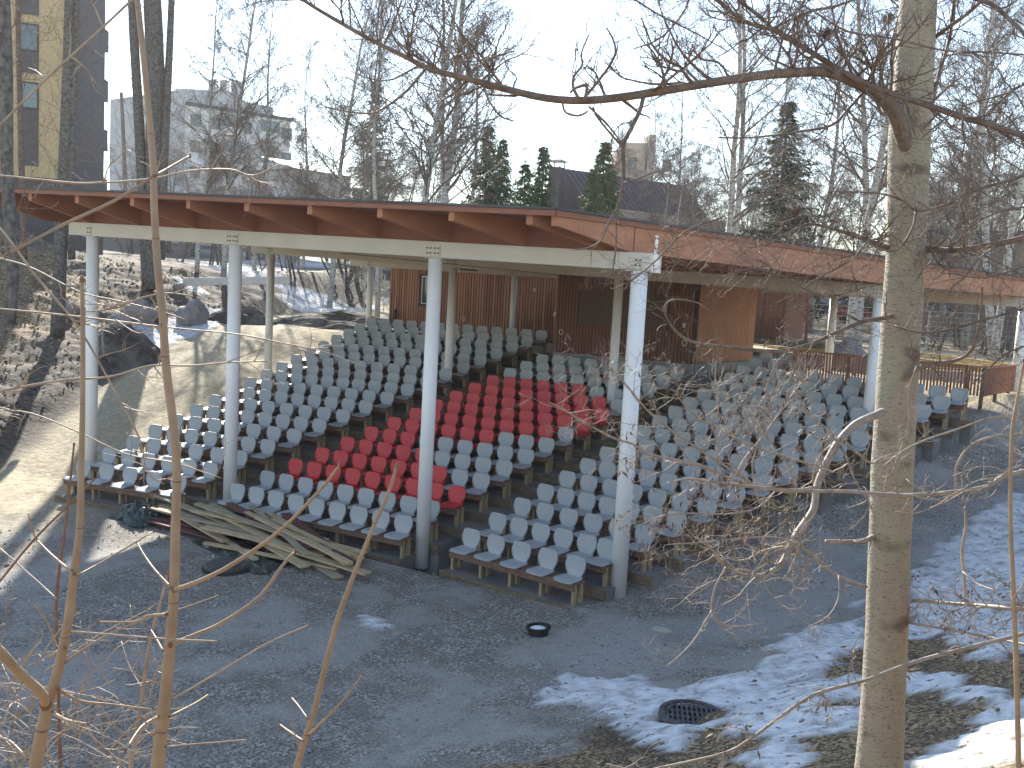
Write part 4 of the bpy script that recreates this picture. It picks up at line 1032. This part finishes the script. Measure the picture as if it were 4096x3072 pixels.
BI = [('b2', 905, -420, 44, "tall birch with white lower trunk, left stem of the birch clump at the centre"), ('b1', 938, -480, 46, "tall birch with white lower trunk, middle stem of the clump at the centre"), ('b4', 968, -300, 47, "tall slender birch, right stem of the clump at the centre"),
      ('b4', 818, -160, 48, "slender birch standing left of the central birch clump"), ('b2', 712, -120, 60, "drooping birch between the white apartment block and the central clump"), ('b1', 770, -40, 68, "birch half hidden behind the slender birch left of centre"), ('b4', 655, 90, 75, "small drooping birch right of the white apartment block"),
      ('b2', 482, -180, 52, "birch directly in front of the white apartment block"), ('b4', 548, -60, 64, "smaller birch before the balconies of the white apartment block"), ('b1', 425, -60, 50, "slim birch before the left wing of the white block, next to the three-stemmed tree"),
      ('b3', 1568, -380, 50, "forked twin-stemmed birch left of the solitary dark spruce"), ('b1', 1845, -420, 46, "tall pale birch immediately left of the big foreground trunk"), ('b2', 1868, -380, 50, "drooping birch partly behind the big foreground trunk"), ('b4', 1760, -180, 62, "birch between the dark spruce and the big trunk"),
      ('b3', 2165, -440, 40, "twin birch at the right edge of the photo"), ('b1', 2098, -260, 52, "birch right of the big foreground trunk"), ('b2', 2040, -160, 60, "birch close to the right side of the big trunk"), ('b4', 2235, -260, 45, "birch cut by the right edge"),
      ('b4', 1470, 90, 80, "distant birch right of the tan tower block"), ('b2', 1290, 250, 78, "distant birch behind the light green spruces"), ('t1', 1235, 265, 84, "distant bare tree above the house chimney"), ('b1', 1010, -60, 70, "distant birch just right of the central clump"),
      ('b1', 1640, 20, 75, "distant birch behind the solitary dark spruce"), ('b2', 1935, 60, 74, "distant birch behind the big trunk"), ('b4', 1400, 180, 90, "distant birch in front of the tan tower block")]
for a in BI: plant(*a)
def zone(x):
    return ("small bare tree in the grey thicket before the white apartment block" if x < 640 else "small bare tree in the grey thicket left of the spruces" if x < 1010 else
            "small bare tree in the grey thicket between the tan tower and the dark spruce" if x < 1640 else "small bare tree in the grey thicket between dark spruce and big trunk" if x < 1930 else "small bare tree in the grey thicket right of the big trunk")
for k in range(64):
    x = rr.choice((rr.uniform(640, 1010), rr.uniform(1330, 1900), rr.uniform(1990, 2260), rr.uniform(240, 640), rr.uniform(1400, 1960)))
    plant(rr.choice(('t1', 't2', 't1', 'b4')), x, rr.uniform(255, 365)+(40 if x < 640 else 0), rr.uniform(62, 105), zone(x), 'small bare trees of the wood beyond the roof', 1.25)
for k in range(8):
    plant(rr.choice(('t1', 't2')), rr.uniform(1950, 2240), rr.uniform(420, 500), rr.uniform(46, 56), "bare bush-like tree behind the fence at the right", 'bare trees behind the right fence', 1.3)

# traced stems: (x, y, width) in picture units, turned into places at the given distance
def stem(mb, pts, d0, d1=None, n=8, sub=3):
    d1 = d0 if d1 is None else d1; q = []; r = []
    N = len(pts)
    for i, (x, y, w_) in enumerate(pts):
        D = lerp(d0, d1, i/(N-1)); q.append(P(x, y, D)); r.append(w_*K/FPX*D/2)
    Q = []; R2 = []
    for i in range(N-1):
        p0 = q[max(i-1, 0)]; p1 = q[i]; p2 = q[i+1]; p3 = q[min(i+2, N-1)]
        for s in range(sub):
            t = s/sub; Q.append(.5*((2*p1)+(p2-p0)*t+(2*p0-5*p1+4*p2-p3)*t*t+(3*p1-p0-3*p2+p3)*t**3)); R2.append(lerp(r[i], r[i+1], t))
    Q.append(q[-1]); R2.append(r[-1]); mb.tube(Q, R2, n); return Q, R2
def sprout(mb, rng, Q, R2, num, L, lvl=2, upb=.35, wob=.22, rt=.35, f0=.05, rmin=.0014, flat=.5, leaf=None):
    for k in range(num):
        x = (f0+(1-f0)*rng.random())*(len(Q)-1.001); i = int(x); p = Q[i].lerp(Q[i+1], x-i); d = (Q[i+1]-Q[i]).normalized()
        side = (CR*rng.gauss(0,1)+CU*rng.gauss(0,1)+CF*rng.gauss(0,flat)).normalized()
        dd = d*.5+side*.9+CU*upb; l = L*rng.uniform(.45, 1.15); r = max(rmin, min(R2[i]*rt*1.25, .012)); n = 7
        pts = poly(rng, p, dd, l, n, wob, upb*.12); rad = [r*(1-j/n*.7) for j in range(n+1)]; mb.tube(pts, rad, 4 if r > .002 else 3, True)
        if lvl > 1: sprout(mb, rng, pts, rad, rng.randint(2, 5), L*.5, lvl-1, upb, wob, .6, .15, rmin*.8, flat, leaf)
        elif leaf is not None and rng.random() < leaf[1]:
            for q in range(rng.randint(2, 4)):
                a = pts[-1]+V((rng.gauss(0,.012), rng.gauss(0,.012), rng.gauss(0,.01))); b = a+V((rng.gauss(0,.018), rng.gauss(0,.018), -rng.uniform(.015,.045))); wv = side.cross(b-a).normalized()*.006
                leaf[0].quad(a, a.lerp(b,.4)+wv, b, a.lerp(b,.5)-wv)
# trees on the left slope
rr = random.Random(31)
def lefttree(pts_list, base, lab, m='birchdark', D=None, crown=26, Lb=2.6):
    c = onground(base[0]*K, base[1]*K) if D is None else P(base[0], base[1], D)
    D = (c-CAM).dot(CF); t = thing('slope_tree', c, lab, 'tree', 'trees on the left slope'); cr = MB()
    for pts in pts_list:
        mb = MB(); Q, R2 = stem(mb, pts, D, n=10); mb.build('trunk', M[m], t, smooth=True)
        sprout(cr, rr, Q, R2, crown, Lb, 3, .30, .16, .35, .25, .006, 1.)
    cr.build('crown', M['twigf'], t)
lefttree([[(124,728,30),(130,560,27),(138,380,26),(146,200,25),(150,60,23),(152,-60,20)], [(155,560,16),(152,400,14),(160,200,13),(165,40,12),(168,-60,10)]], (128,728), "dark ridged trunk pair rising left of the far left white column")
lefttree([[(320,628,26),(312,480,24),(304,330,22),(296,190,20),(288,60,19),(284,-50,17)], [(330,625,30),(332,480,32),(333,330,35),(336,180,38),(332,60,38),(326,-50,36)], [(345,560,22),(352,400,19),(358,260,18),(366,110,15),(372,-40,12)]], (328,632), "large three-stemmed dark tree left of the white apartment block", crown=24, Lb=3.4)
lefttree([[(52,560,14),(48,420,13),(44,250,12),(40,100,11),(38,-40,10)]], (50,600), "thin straight trunk at the far left of the slope", 'pinebark', crown=18)
lefttree([[(176,470,13),(178,400,13),(181,260,12),(182,100,11),(180,-40,10)]], (176,500), "thin reddish trunk just right of the dark ridged pair", 'pinebark', crown=16)
lefttree([[(268,500,10),(270,430,9),(268,330,8),(262,200,7)]], (267,520), "very thin sapling between the dark pair and the three-stemmed tree", 'pinebark', crown=12)
lefttree([[(20,700,26),(28,560,26),(16,400,26),(14,250,27),(12,120,28),(4,-40,30)]], (20,730), "pale mottled trunk at the left edge", 'birchdark', D=16, crown=10, Lb=1.6)
lefttree([[(92,460,10),(90,380,9),(96,240,8),(84,100,7),(80,-20,6)]], (92,480), "thin bare trunk between the left edge trunk and the dark pair", 'twigf', crown=16)

# ---------------------------------------------------------------- the big foreground tree
rr = random.Random(77); leafm = MB()
D = 6.6; ft = thing('foreground_tree', P(1895, 1900, D), "large bare tree with smooth grey-green trunk standing close at the right", 'tree')
mb = MB(); Q, R2 = stem(mb, [(1886,2050,118),(1893,1800,104),(1900,1636,97),(1908,1500,91),(1915,1369,88),(1921,1200,87),(1927,1026,87),(1940,800,84),(1953,600,80),(1960,430,84),(1965,300,87),(1974,150,80),(1984,0,77),(1992,-150,74),(2000,-400,64)], D, D, 40, 6)
for i, p in enumerate(mb.v): 
    mb.v[i] = p + (p-Q[min(i//40, len(Q)-1)]).normalized()*(.006*noise.noise(p*3)+.003*noise.noise(p*11))
o = mb.build('trunk', M['aspen'], ft, smooth=True)
def branch(pts, d0, d1, ns, L, lvl=2, upb=.35, nm='branch', lf=None, m='twigf', n=8):
    mb = MB(); Q, R2 = stem(mb, pts, d0, d1, n); 
    if n >= 8:
        pass
    sprout(mb, rr, Q, R2, ns, L, lvl, upb, leaf=lf); mb.build(nm, M[m], ft, smooth=True)
branch([(1968,360,26),(1952,300,34),(1935,248,34),(1918,222,33),(1900,205,31),(1875,190,28),(1849,178,26),(1798,157,24),(1746,155,21),(1661,161,20),(1559,175,19),(1456,192,18),(1350,209,18),(1260,217,17),(1180,212,16),(1095,193,15),(1010,170,13),(930,150,12),(880,125,10),(800,85,9),(720,40,8),(655,0,7),(620,-30,6)], 6.55, 5.4, 62, .62, 3, .55)
branch([(1832,165,13),(1798,142,13),(1753,113,12),(1702,82,12),(1668,63,11),(1620,51,9),(1586,31,8),(1552,0,7),(1500,-40,6)], 6.5, 6.0, 26, .5, 3, .3)
branch([(1668,63,9),(1644,38,8),(1596,0,7),(1560,-40,6)], 6.3, 6.0, 10, .45, 2)
branch([(1798,144,11),(1866,178,13),(1935,205,13),(2010,229,13),(2078,253,13),(2140,270,13),(2212,294,12),(2300,330,11)], 6.2, 5.6, 26, .45, 3, .2)
branch([(2008,250,11),(2018,200,9),(2030,154,8),(2051,85,7),(2061,0,6),(2066,-60,5)], 6.6, 6.6, 14, .5, 3)
branch([(2018,82,9),(2050,58,9),(2088,31,8),(2130,-5,7),(2180,-40,6)], 6.6, 6.3, 12, .5, 3)
branch([(2085,-10,12),(2140,8,10),(2190,50,8),(2230,90,7)], 6.0, 5.6, 10, .4, 2)
branch([(1668,63,6),(1702,45,6),(1760,22,6),(1800,15,6),(1870,-10,5)], 6.3, 6.3, 10, .4, 2)
branch([(1716,0,4),(1770,32,4),(1832,68,4),(1935,84,4),(2037,109,4),(2120,112,4),(2212,118,4)], 6.0, 5.5, 16, .4, 2)
branch([(1866,198,6),(1832,236,6),(1798,270,6),(1729,284,5),(1627,297,4),(1552,297,3)], 6.4, 5.8, 22, .4, 3, .1)
branch([(2212,379,7),(2092,417,6),(2037,444,6),(1979,455,6),(1952,434,5),(1893,417,4),(1788,414,3)], 6.0, 6.1, 22, .4, 3, .1)
branch([(1979,455,6),(1972,490,5),(1950,528,5),(1928,543,5),(1890,533,4),(1840,500,3)], 6.1, 6.0, 10, .35, 2)
branch([(1985,537,14),(2030,540,13),(2071,540,13),(2140,530,13),(2212,513,13),(2290,490,13)], 6.6, 6.0, 18, .5, 3, .1)
branch([(1925,537,12),(1895,528,11),(1859,513,10),(1781,489,7),(1740,485,5),(1700,505,4),(1650,530,3),(1610,535,2)], 6.6, 6.0, 30, .42, 3, .05)
branch([(1925,683,11),(1911,687,10),(1866,694,10),(1815,714,9),(1747,745,9),(1678,759,9),(1593,752,8),(1507,742,7),(1466,722,6),(1442,690,6),(1436,665,5),(1452,648,4),(1500,652,3),(1530,668,3)], 6.5, 5.6, 12, .28, 2, .1)
branch([(1931,704,5),(1986,718,5),(2054,711,5),(2140,687,5),(2212,667,4)], 6.2, 5.8, 16, .35, 3, .2)
branch([(1945,825,16),(1968,805,12),(2003,790,9),(2060,780,8),(2090,765,7),(2106,740,6),(2117,690,5),(2122,620,4)], 6.5, 6.1, 8, .3, 2)
branch([(1389,212,10),(1382,239,10),(1362,280,10),(1348,310,9),(1346,345,9),(1347,393,8),(1338,440,7),(1317,478,5),(1297,520,4),(1268,536,3),(1232,540,2)], 5.9, 5.7, 8, .28, 2, -.2)
branch([(1346,318,6),(1320,290,5),(1292,255,5),(1280,232,5)], 5.8, 5.8, 4, .3, 2)
branch([(1334,440,5),(1332,480,4),(1330,540,4),(1322,590,3)], 5.7, 5.7, 4, .25, 2, -.3)
branch([(1347,395,4),(1380,385,4),(1420,370,3),(1440,392,3),(1475,420,2)], 5.75, 5.6, 6, .22, 2)
branch([(1250,213,8),(1238,188,7),(1240,165,6),(1258,140,5),(1256,115,4),(1272,75,3)], 5.75, 5.7, 8, .3, 2, .4)
branch([(1264,213,8),(1268,185,8),(1255,186,7),(1240,192,6),(1232,200,5)], 5.70, 5.65, 2, .15, 1)
branch([(1268,205,7),(1290,178,6),(1318,140,6),(1330,110,5),(1322,80,4),(1310,60,3)], 5.75, 5.6, 10, .35, 2, .4)
branch([(1215,222,5),(1222,243,5),(1250,250,5),(1270,240,4)], 5.7, 5.7, 3, .15, 1)
branch([(1272,230,5),(1305,262,5),(1325,285,4),(1345,312,4)], 5.75, 5.8, 5, .25, 2)
branch([(918,150,6),(880,195,6),(835,230,5),(800,245,4),(745,240,3),(702,230,3)], 5.45, 5.2, 14, .38, 3, -.1)
branch([(985,168,6),(983,140,5),(1000,115,5),(1040,130,4),(1062,125,4),(1110,110,3)], 5.5, 5.3, 6, .3, 2)
branch([(1045,186,5),(1055,215,4),(1080,250,4),(1112,262,3)], 5.55, 5.5, 5, .3, 2)
_br = branch
def branch(pts, d0, d1, ns, L, *a, **k): k.setdefault('m', 'twigm'); _br(pts, d0, d1, int(ns*.62)+1, L*1.05, *a, **k)
# lower branches left of the trunk
LF = (leafm, .0)
branch([(1905,890,18),(1894,896,18),(1849,916,17),(1812,954,17),(1784,1002,16),(1764,1053,16),(1757,1102,17),(1723,1152,18),(1704,1190,17),(1685,1221,13),(1655,1240,10),(1628,1243,7),(1600,1240,6),(1570,1224,5),(1540,1200,4)], 6.4, 5.3, 34, .5, 3, .05)
branch([(1570,1224,5),(1548,1262,5),(1538,1300,5),(1540,1325,5),(1562,1350,4),(1600,1353,3),(1650,1345,2)], 5.3, 5.2, 10, .25, 2, -.05)
branch([(1538,1318,4),(1520,1350,4),(1500,1382,4),(1470,1415,3),(1440,1440,3)], 5.25, 5.1, 5, .2, 2)
branch([(1570,1222,4),(1535,1185,4),(1501,1160,3),(1480,1138,2)], 5.3, 5.2, 8, .25, 2)
LF = (leafm, .14)
branch([(1764,1053,10),(1704,1062,9),(1650,1052,8),(1584,1036,7),(1516,1007,7),(1457,993,6),(1402,981,6),(1369,960,5),(1320,944,5),(1242,901,4),(1215,882,3),(1185,868,2)], 5.6, 4.8, 30, .32, 3, .15, lf=LF)
branch([(1620,1040,6),(1584,1018,6),(1476,948,5),(1408,895,5),(1379,864,4),(1338,813,3),(1322,800,2)], 5.4, 4.9, 30, .32, 3, .1, lf=LF)
branch([(1800,1020,5),(1740,1000,5),(1674,979,5),(1613,958,4),(1535,917,4),(1506,901,3),(1463,854,3),(1473,829,2)], 5.8, 5.1, 34, .34, 3, .15, lf=LF)
branch([(1590,1030,7),(1607,995,7),(1633,963,6),(1662,924,5),(1700,870,5),(1730,830,4),(1765,798,3)], 5.5, 5.6, 34, .34, 3, .3, lf=LF)
branch([(1680,1055,4),(1638,1096,4),(1570,1110,3),(1456,1110,3),(1383,1133,2)], 5.6, 5.0, 30, .3, 3, .05, lf=(leafm, .3))
branch([(1723,1175,5),(1674,1161,4),(1615,1162,3),(1524,1171,3),(1444,1176,2)], 5.6, 5.1, 24, .3, 3, .05, lf=(leafm, .3))
branch([(1551,900,4),(1551,856,3),(1545,817,3),(1547,778,2)], 5.3, 5.3, 12, .25, 2, .3, lf=LF)
branch([(1640,1085,5),(1625,1000,4),(1660,900,4),(1655,840,3),(1668,800,2)], 5.6, 5.5, 22, .3, 3, .3, lf=LF)
branch([(1872,1268,7),(1807,1243,6),(1761,1205,6),(1723,1175,5),(1700,1160,4)], 6.5, 6.2, 10, .3, 2, -.1)
branch([(1812,1243,4),(1812,1290,4),(1790,1330,3),(1745,1355,2)], 6.2, 6.0, 8, .25, 2, -.2)
branch([(2300,1000,10),(2212,1018,10),(2162,1032,10),(2135,1050,10),(2066,1062,9),(1952,1070,9),(1838,1062,8),(1723,1060,8),(1609,1050,7),(1500,1035,5),(1456,1040,4)], 5.4, 5.2, 40, .34, 3, .1)
branch([(2066,1060,6),(2066,1010,6),(2085,975,6),(2110,955,6),(2160,940,6),(2230,938,5)], 5.4, 5.2, 8, .25, 2)
branch([(2230,900,4),(2150,900,4),(2060,930,4),(2000,950,4),(1950,975,4),(1905,1010,3)], 5.6, 5.7, 14, .3, 2, .2)
branch([(2320,1340,10),(2212,1369,9),(2028,1415,9),(1952,1438,9),(1868,1470,8),(1761,1499,8),(1685,1549,7),(1628,1591,7),(1570,1625,6),(1456,1652,6),(1380,1665,5),(1310,1650,3)], 4.6, 4.4, 30, .26, 2, .15, lf=(leafm, .25))
branch([(2300,1320,11),(2212,1316,10),(2140,1310,9),(2066,1304,8),(1971,1297,7)], 5.4, 6.5, 30, .3, 3, .1, lf=(leafm, .15))
branch([(2300,1405,6),(2212,1392,6),(2082,1366,5),(1960,1345,5)], 5.4, 6.5, 18, .3, 3, .1)
branch([(1885,1160,13),(1868,1167,10),(1830,1170,9),(1784,1169,8)], 6.55, 6.3, 2, .15, 1)
branch([(1926,1026,5),(1950,960,4),(1965,900,4),(1962,850,3),(1980,790,3)], 6.2, 6.1, 6, .2, 2)
leafm.build('dry_leaves', M['leafdry'], ft)
tag(ft)
# extra fine branches overhead and across the right side
def loose(name, lines, lab, d, ns, L, m='twigf', lvl=3, upb=.1):
    c = P(lines[0][0][0], lines[0][0][1], d); t = thing(name, c, lab, 'branch', 'bare branches reaching into view')
    for pts in lines:
        mb = MB(); Q, R2 = stem(mb, pts, d, d*.97, 6); sprout(mb, rr, Q, R2, ns, L, lvl, upb, leaf=None); mb.build('branch', M[m], t, smooth=True)
loose('bare_branch', [[(1330,-30,4),(1420,30,4),(1500,70,3),(1570,110,2)], [(1500,-40,5),(1480,20,4),(1430,80,4),(1370,105,3)], [(1760,-40,4),(1700,60,3),(1640,140,3),(1560,200,2)]], "fine bare branches hanging from above over the long limb", 5.5, 22, .45)
loose('bare_branch', [[(2260,150,5),(2180,200,4),(2080,230,4),(1990,300,3)], [(2260,440,5),(2150,460,4),(2080,500,3)], [(2260,560,5),(2130,600,4),(2040,590,3),(1990,640,2)], [(2260,740,4),(2180,760,4),(2100,830,3)]], "bare twiggy branches entering from the right edge beside the big trunk", 5.8, 18, .4)
loose('bare_branch', [[(1560,470,3),(1480,500,4),(1420,560,4),(1360,610,3)], [(1700,600,5),(1620,580,4),(1540,600,3),(1450,560,2)], [(1870,620,5),(1780,640,4),(1700,600,4),(1640,560,3)], [(1890,500,4),(1840,560,4),(1750,610,3),(1700,660,2)]], "tangle of thin twigs before the right end of the roof", 5.9, 26, .34)

for (x, y, D_, lab) in ((1783, 73, 6.2, "dark tangled twig clump high up left of the big trunk"), (1919, 40, 6.6, "dark twig clump against the top of the big trunk"), (1716, 455, 6.0, "small dark twig clump above the right part of the roof")):
    mb = MB(); c = P(x, y, D_)
    for k in range(70):
        d_ = V((rr.gauss(0,1), rr.gauss(0,1), rr.gauss(0,1))).normalized()*.045; e_ = V((rr.gauss(0,1), rr.gauss(0,1), rr.gauss(0,1))).normalized()*.04
        mb.tube([c+d_*.3-e_*.5, c+d_*.9, c+d_*.5+e_], .0018, 3, False)
    tag(mb.build('twig_clump', M['twigf']), lab, 'twig clump')
# ---------------------------------------------------------------- saplings close on the left
rr = random.Random(5)
def sapling(lab, main, sides, d, name='sapling', m='sapling', node=True):
    c = P(main[0][0], main[0][1], d); t = thing(name, c, lab, 'sapling', 'young shrubs close to the camera')
    nb = MB(); Q, R2 = stem(nb, main, d, d*1.02, 14, 5); nb.m = 1
    nb.blob(Q[-1], (R2[-1]*1.4, R2[-1]*1.4, R2[-1]*2.4), 1, 6, 8, .1)
    for i in range(8, len(Q)-2, 11): nb.blob(Q[i], (R2[i]*1.1, R2[i]*1.1, R2[i]*.45), i, 6, 12, .05)
    for i, s in enumerate(sides):
        mb = MB(); q, r = stem(mb, s, d*(1.0 if i % 2 else .985), d*(.9 if i % 3 == 0 else 1.06), 8, 4); mb.m = 1
        if node:
            nb.blob(q[0], (r[0]*1.4,)*3, i, 5, 8, .05); mb.blob(q[-1], (r[-1]*1.3, r[-1]*1.3, r[-1]*2.2), i, 5, 7, .1); mb.m = 0
            for k in range(3, len(q)-1, 5): mb.blob(q[k], (r[k]*1.22,)*3, k, 5, 7, .05)
        mb.build('branch', [M[m if s[0][2] > 4.5 else 'twigp'], M['sapred']], t, smooth=True)
    nb.build('stem', [M[m], M['sapred']], t, smooth=True); return Q, R2
sapling("pale tan sapling stem left of the tallest one, ending in a red bud", [(68,1720,30),(76,1659,28),(103,1522,26),(125,1450,22),(145,1354,20),(160,1240,18),(172,1140,15),(175,1026,14),(178,900,11),(179,750,10),(177,605,8)],
  [[(99,1522,19),(88,1495,20),(46,1457,20),(0,1407,21),(-40,1370,21)],[(160,1240,6),(114,1201,5),(80,1167,4)],[(168,1243,5),(229,1209,4),(332,1148,3)],[(153,1364,5),(267,1373,4),(374,1381,4),(473,1385,3)],[(141,1430,6),(191,1396,5),(244,1366,4),(332,1331,3),(400,1312,3),(473,1285,2)],[(126,1488,7),(172,1514,6),(244,1522,4),(332,1533,3)],[(115,1540,8),(145,1556,7),(190,1564,4)],[(140,1400,6),(118,1412,5),(105,1420,4)],[(60,1640,5),(20,1600,5),(-20,1590,5)]], 2.3)
sapling("tallest tan sapling stem crossing the whole left side from bottom to top", [(332,1740,32),(340,1659,30),(355,1522,26),(366,1407,24),(376,1274,21),(379,1140,20),(382,1040,19),(378,947,19),(359,794,18),(352,691,17),(340,567,16),(333,444,15),(331,359,15),(321,239,13),(308,103,13),(297,0,12),(290,-80,11)],
  [[(376,1274,10),(430,1255,9),(500,1220,9),(600,1150,7),(690,1060,7),(735,1003,6)],[(368,1393,10),(420,1372,9),(480,1345,8),(560,1290,8),(610,1222,7),(637,1192,6)],[(370,1270,6),(335,1232,5),(312,1200,4),(296,1172,4)],[(374,1510,4),(496,1438,4),(580,1388,3),(668,1350,3)],[(366,1548,5),(420,1520,4),(450,1500,3)],[(358,1613,4),(450,1605,3),(535,1598,3)],[(340,1549,7),(305,1571,6),(271,1621,5)],[(359,1327,6),(320,1330,5),(286,1343,4),(214,1343,4)],[(352,1405,4),(338,1380,4),(326,1360,3)],[(332,380,7),(246,434,7),(137,485,7),(20,547,5)],[(338,378,6),(370,360,6),(410,337,5)],[(348,700,3),(300,720,3),(250,690,2)]], 2.2)
sapling("short tan sapling stem leaning right below the timber heap", [(630,1740,16),(640,1659,15),(680,1530,13),(720,1370,12),(750,1280,11),(775,1215,10),(810,1130,9),(838,1068,8),(857,1008,7)],
  [[(668,1587,6),(710,1545,5),(756,1495,4),(783,1455,3)],[(664,1552,4),(645,1525,4),(630,1507,3)],[(655,1600,4),(625,1580,4),(605,1565,3)],[(652,1640,3),(640,1600,3),(632,1560,2)]], 2.6)
sapling("greyish thin stem between the two tan saplings", [(275,1740,10),(282,1659,9),(305,1514,8),(324,1388,7),(347,1301,6),(362,1240,5)], [[(290,1600,3),(240,1560,3),(205,1500,2)],[(310,1490,3),(280,1440,2),(262,1385,2)]], 2.9, m='twigp', node=False)
sapling("dark reddish thin stem just behind the left sapling", [(130,1740,8),(130,1659,8),(126,1484,7),(122,1293,7),(141,1140,6),(153,1026,5),(160,960,4)], [[(126,1400,3),(100,1340,3),(66,1300,2)],[(122,1293,3),(80,1255,3),(0,1185,4)]], 2.7, m='sapred', node=False)
sapling("dark reddish twig crossing behind the left sapling at bench height", [(-20,1275,5),(0,1255,5),(76,1163,5),(168,1072,4),(202,1037,3)], [[(76,1163,3),(60,1110,2)]], 2.5, m='sapred', node=False)
sapling("brown stem standing near the right edge", [(2198,1740,12),(2200,1659,12),(2196,1464,11),(2190,1293,10),(2183,1140,9),(2183,1026,8),(2187,930,8),(2198,860,7),(2212,780,6)], [[(2190,1290,4),(2212,1260,3)]], 3.0, m='sapling', node=False)
sapling("thin pale upright twig above the snow at the right", [(2085,1290,6),(2082,1240,7),(2078,1190,7),(2086,1140,6),(2085,1100,5)], [[(2080,1235,3),(2110,1260,2),(2150,1275,2)]], 3.2, m='twigp', node=False)
# dense thin shoots at bottom left
t = thing('shrub', P(150, 1800, 3.0), "dense thicket of thin bare shoots filling the lower left corner", 'shrub')
for k in range(98):
    mb = MB(); x = rr.uniform(-60, 400)*(.8 if k % 2 else 1); y = rr.uniform(1440, 1760); D = rr.uniform(2.3, 3.6); an = rr.choice((rr.uniform(.1, .9), rr.uniform(2.3, 3.0), rr.uniform(1.0, 2.0))); L = rr.uniform(90, 290); w_ = rr.uniform(1.8, 4.2)
    pts = [(x+L*f*math.cos(an)+rr.gauss(0, 4), y-L*f*math.sin(an)*.75+rr.gauss(0, 4)-12*math.sin(f*3), w_*(1-.45*f)) for f in (0,.25,.5,.75,1)]
    Q, R2 = stem(mb, pts, D, D*rr.uniform(.93, 1.07), 5, 3); sprout(mb, rr, Q, R2, rr.randint(1, 4), .12, 1, .3, .12, .7, .2, .0010, .6)
    mb.build('shoot', M['twigp'] if k % 3 else M['twigm'], t, smooth=True)
# thin branches reaching in from the left edge
LB = [([(-30,488,4),(0,493,4),(82,602,5),(168,705,5),(246,841,4),(301,947,4),(318,1019,3),(355,1046,2)], "thin arching branch curving down from the left edge across the sand"),
      ([(-30,300,5),(0,270,5),(96,174,5),(212,68,5),(284,0,5),(320,-40,4)], "straight diagonal branch crossing the yellow apartment block"),
      ([(-30,378,4),(0,379,4),(103,390,5),(188,396,5),(325,386,4),(410,369,4),(496,366,4),(547,379,3),(602,355,2)], "long wavy branch running along just above the roof edge"),
      ([(-30,550,3),(0,558,3),(68,578,3),(171,630,3),(256,650,3),(342,671,3),(400,690,2)], "thin branch sloping across the left white column near its top"),
      ([(-30,664,4),(0,667,4),(103,677,4),(205,688,4),(308,701,4),(410,712,3),(513,722,3),(615,742,3),(700,760,2),(780,790,2)], "long pale twig stretching level from the left edge over three columns"),
      ([(-30,856,5),(0,845,6),(137,821,5),(239,814,5),(325,790,4),(410,790,4),(496,783,3),(578,780,3)], "pale thick twig rising from the left edge at the height of the dirt bank"),
      ([(-30,880,3),(0,886,3),(68,893,3),(171,934,3),(273,981,3),(373,999,3),(478,1033,2)], "thin twig falling over the left chairs"),
      ([(178,674,3),(239,667,4),(308,643,4),(362,633,3),(420,640,2)], "short bright twig behind the tall sapling at boulder height")]
for pts, lab in LB:
    d = 3.4; t = thing('bare_twig', P(pts[0][0], pts[0][1], d), lab, 'branch', 'thin branches from the left'); mb = MB(); Q, R2 = stem(mb, pts, d, d*1.03, 6, 4); sprout(mb, rr, Q, R2, 7, .16, 2, .1, .15, .7, .1, .0011, .5); mb.build('shoot', M['twigp'], t, smooth=True)

# ---------------------------------------------------------------- the hazy spring air
mb = MB(); mb.box(-230, 180, -70, 290, -3.2, 46)
hz = bpy.data.materials.new('haze'); hz.use_nodes = True; t = hz.node_tree; t.nodes.clear()
pv = t.nodes.new("ShaderNodeVolumePrincipled"); pv.inputs["Color"].default_value = (.93, .95, .98, 1); pv.inputs["Density"].default_value = .0003; pv.inputs["Anisotropy"].default_value = .35
ou = t.nodes.new("ShaderNodeOutputMaterial"); t.links.new(pv.outputs[0], ou.inputs["Volume"])
tag(mb.build('haze', hz), "faint pale haze in the spring air over the whole place", 'haze', kind='stuff')
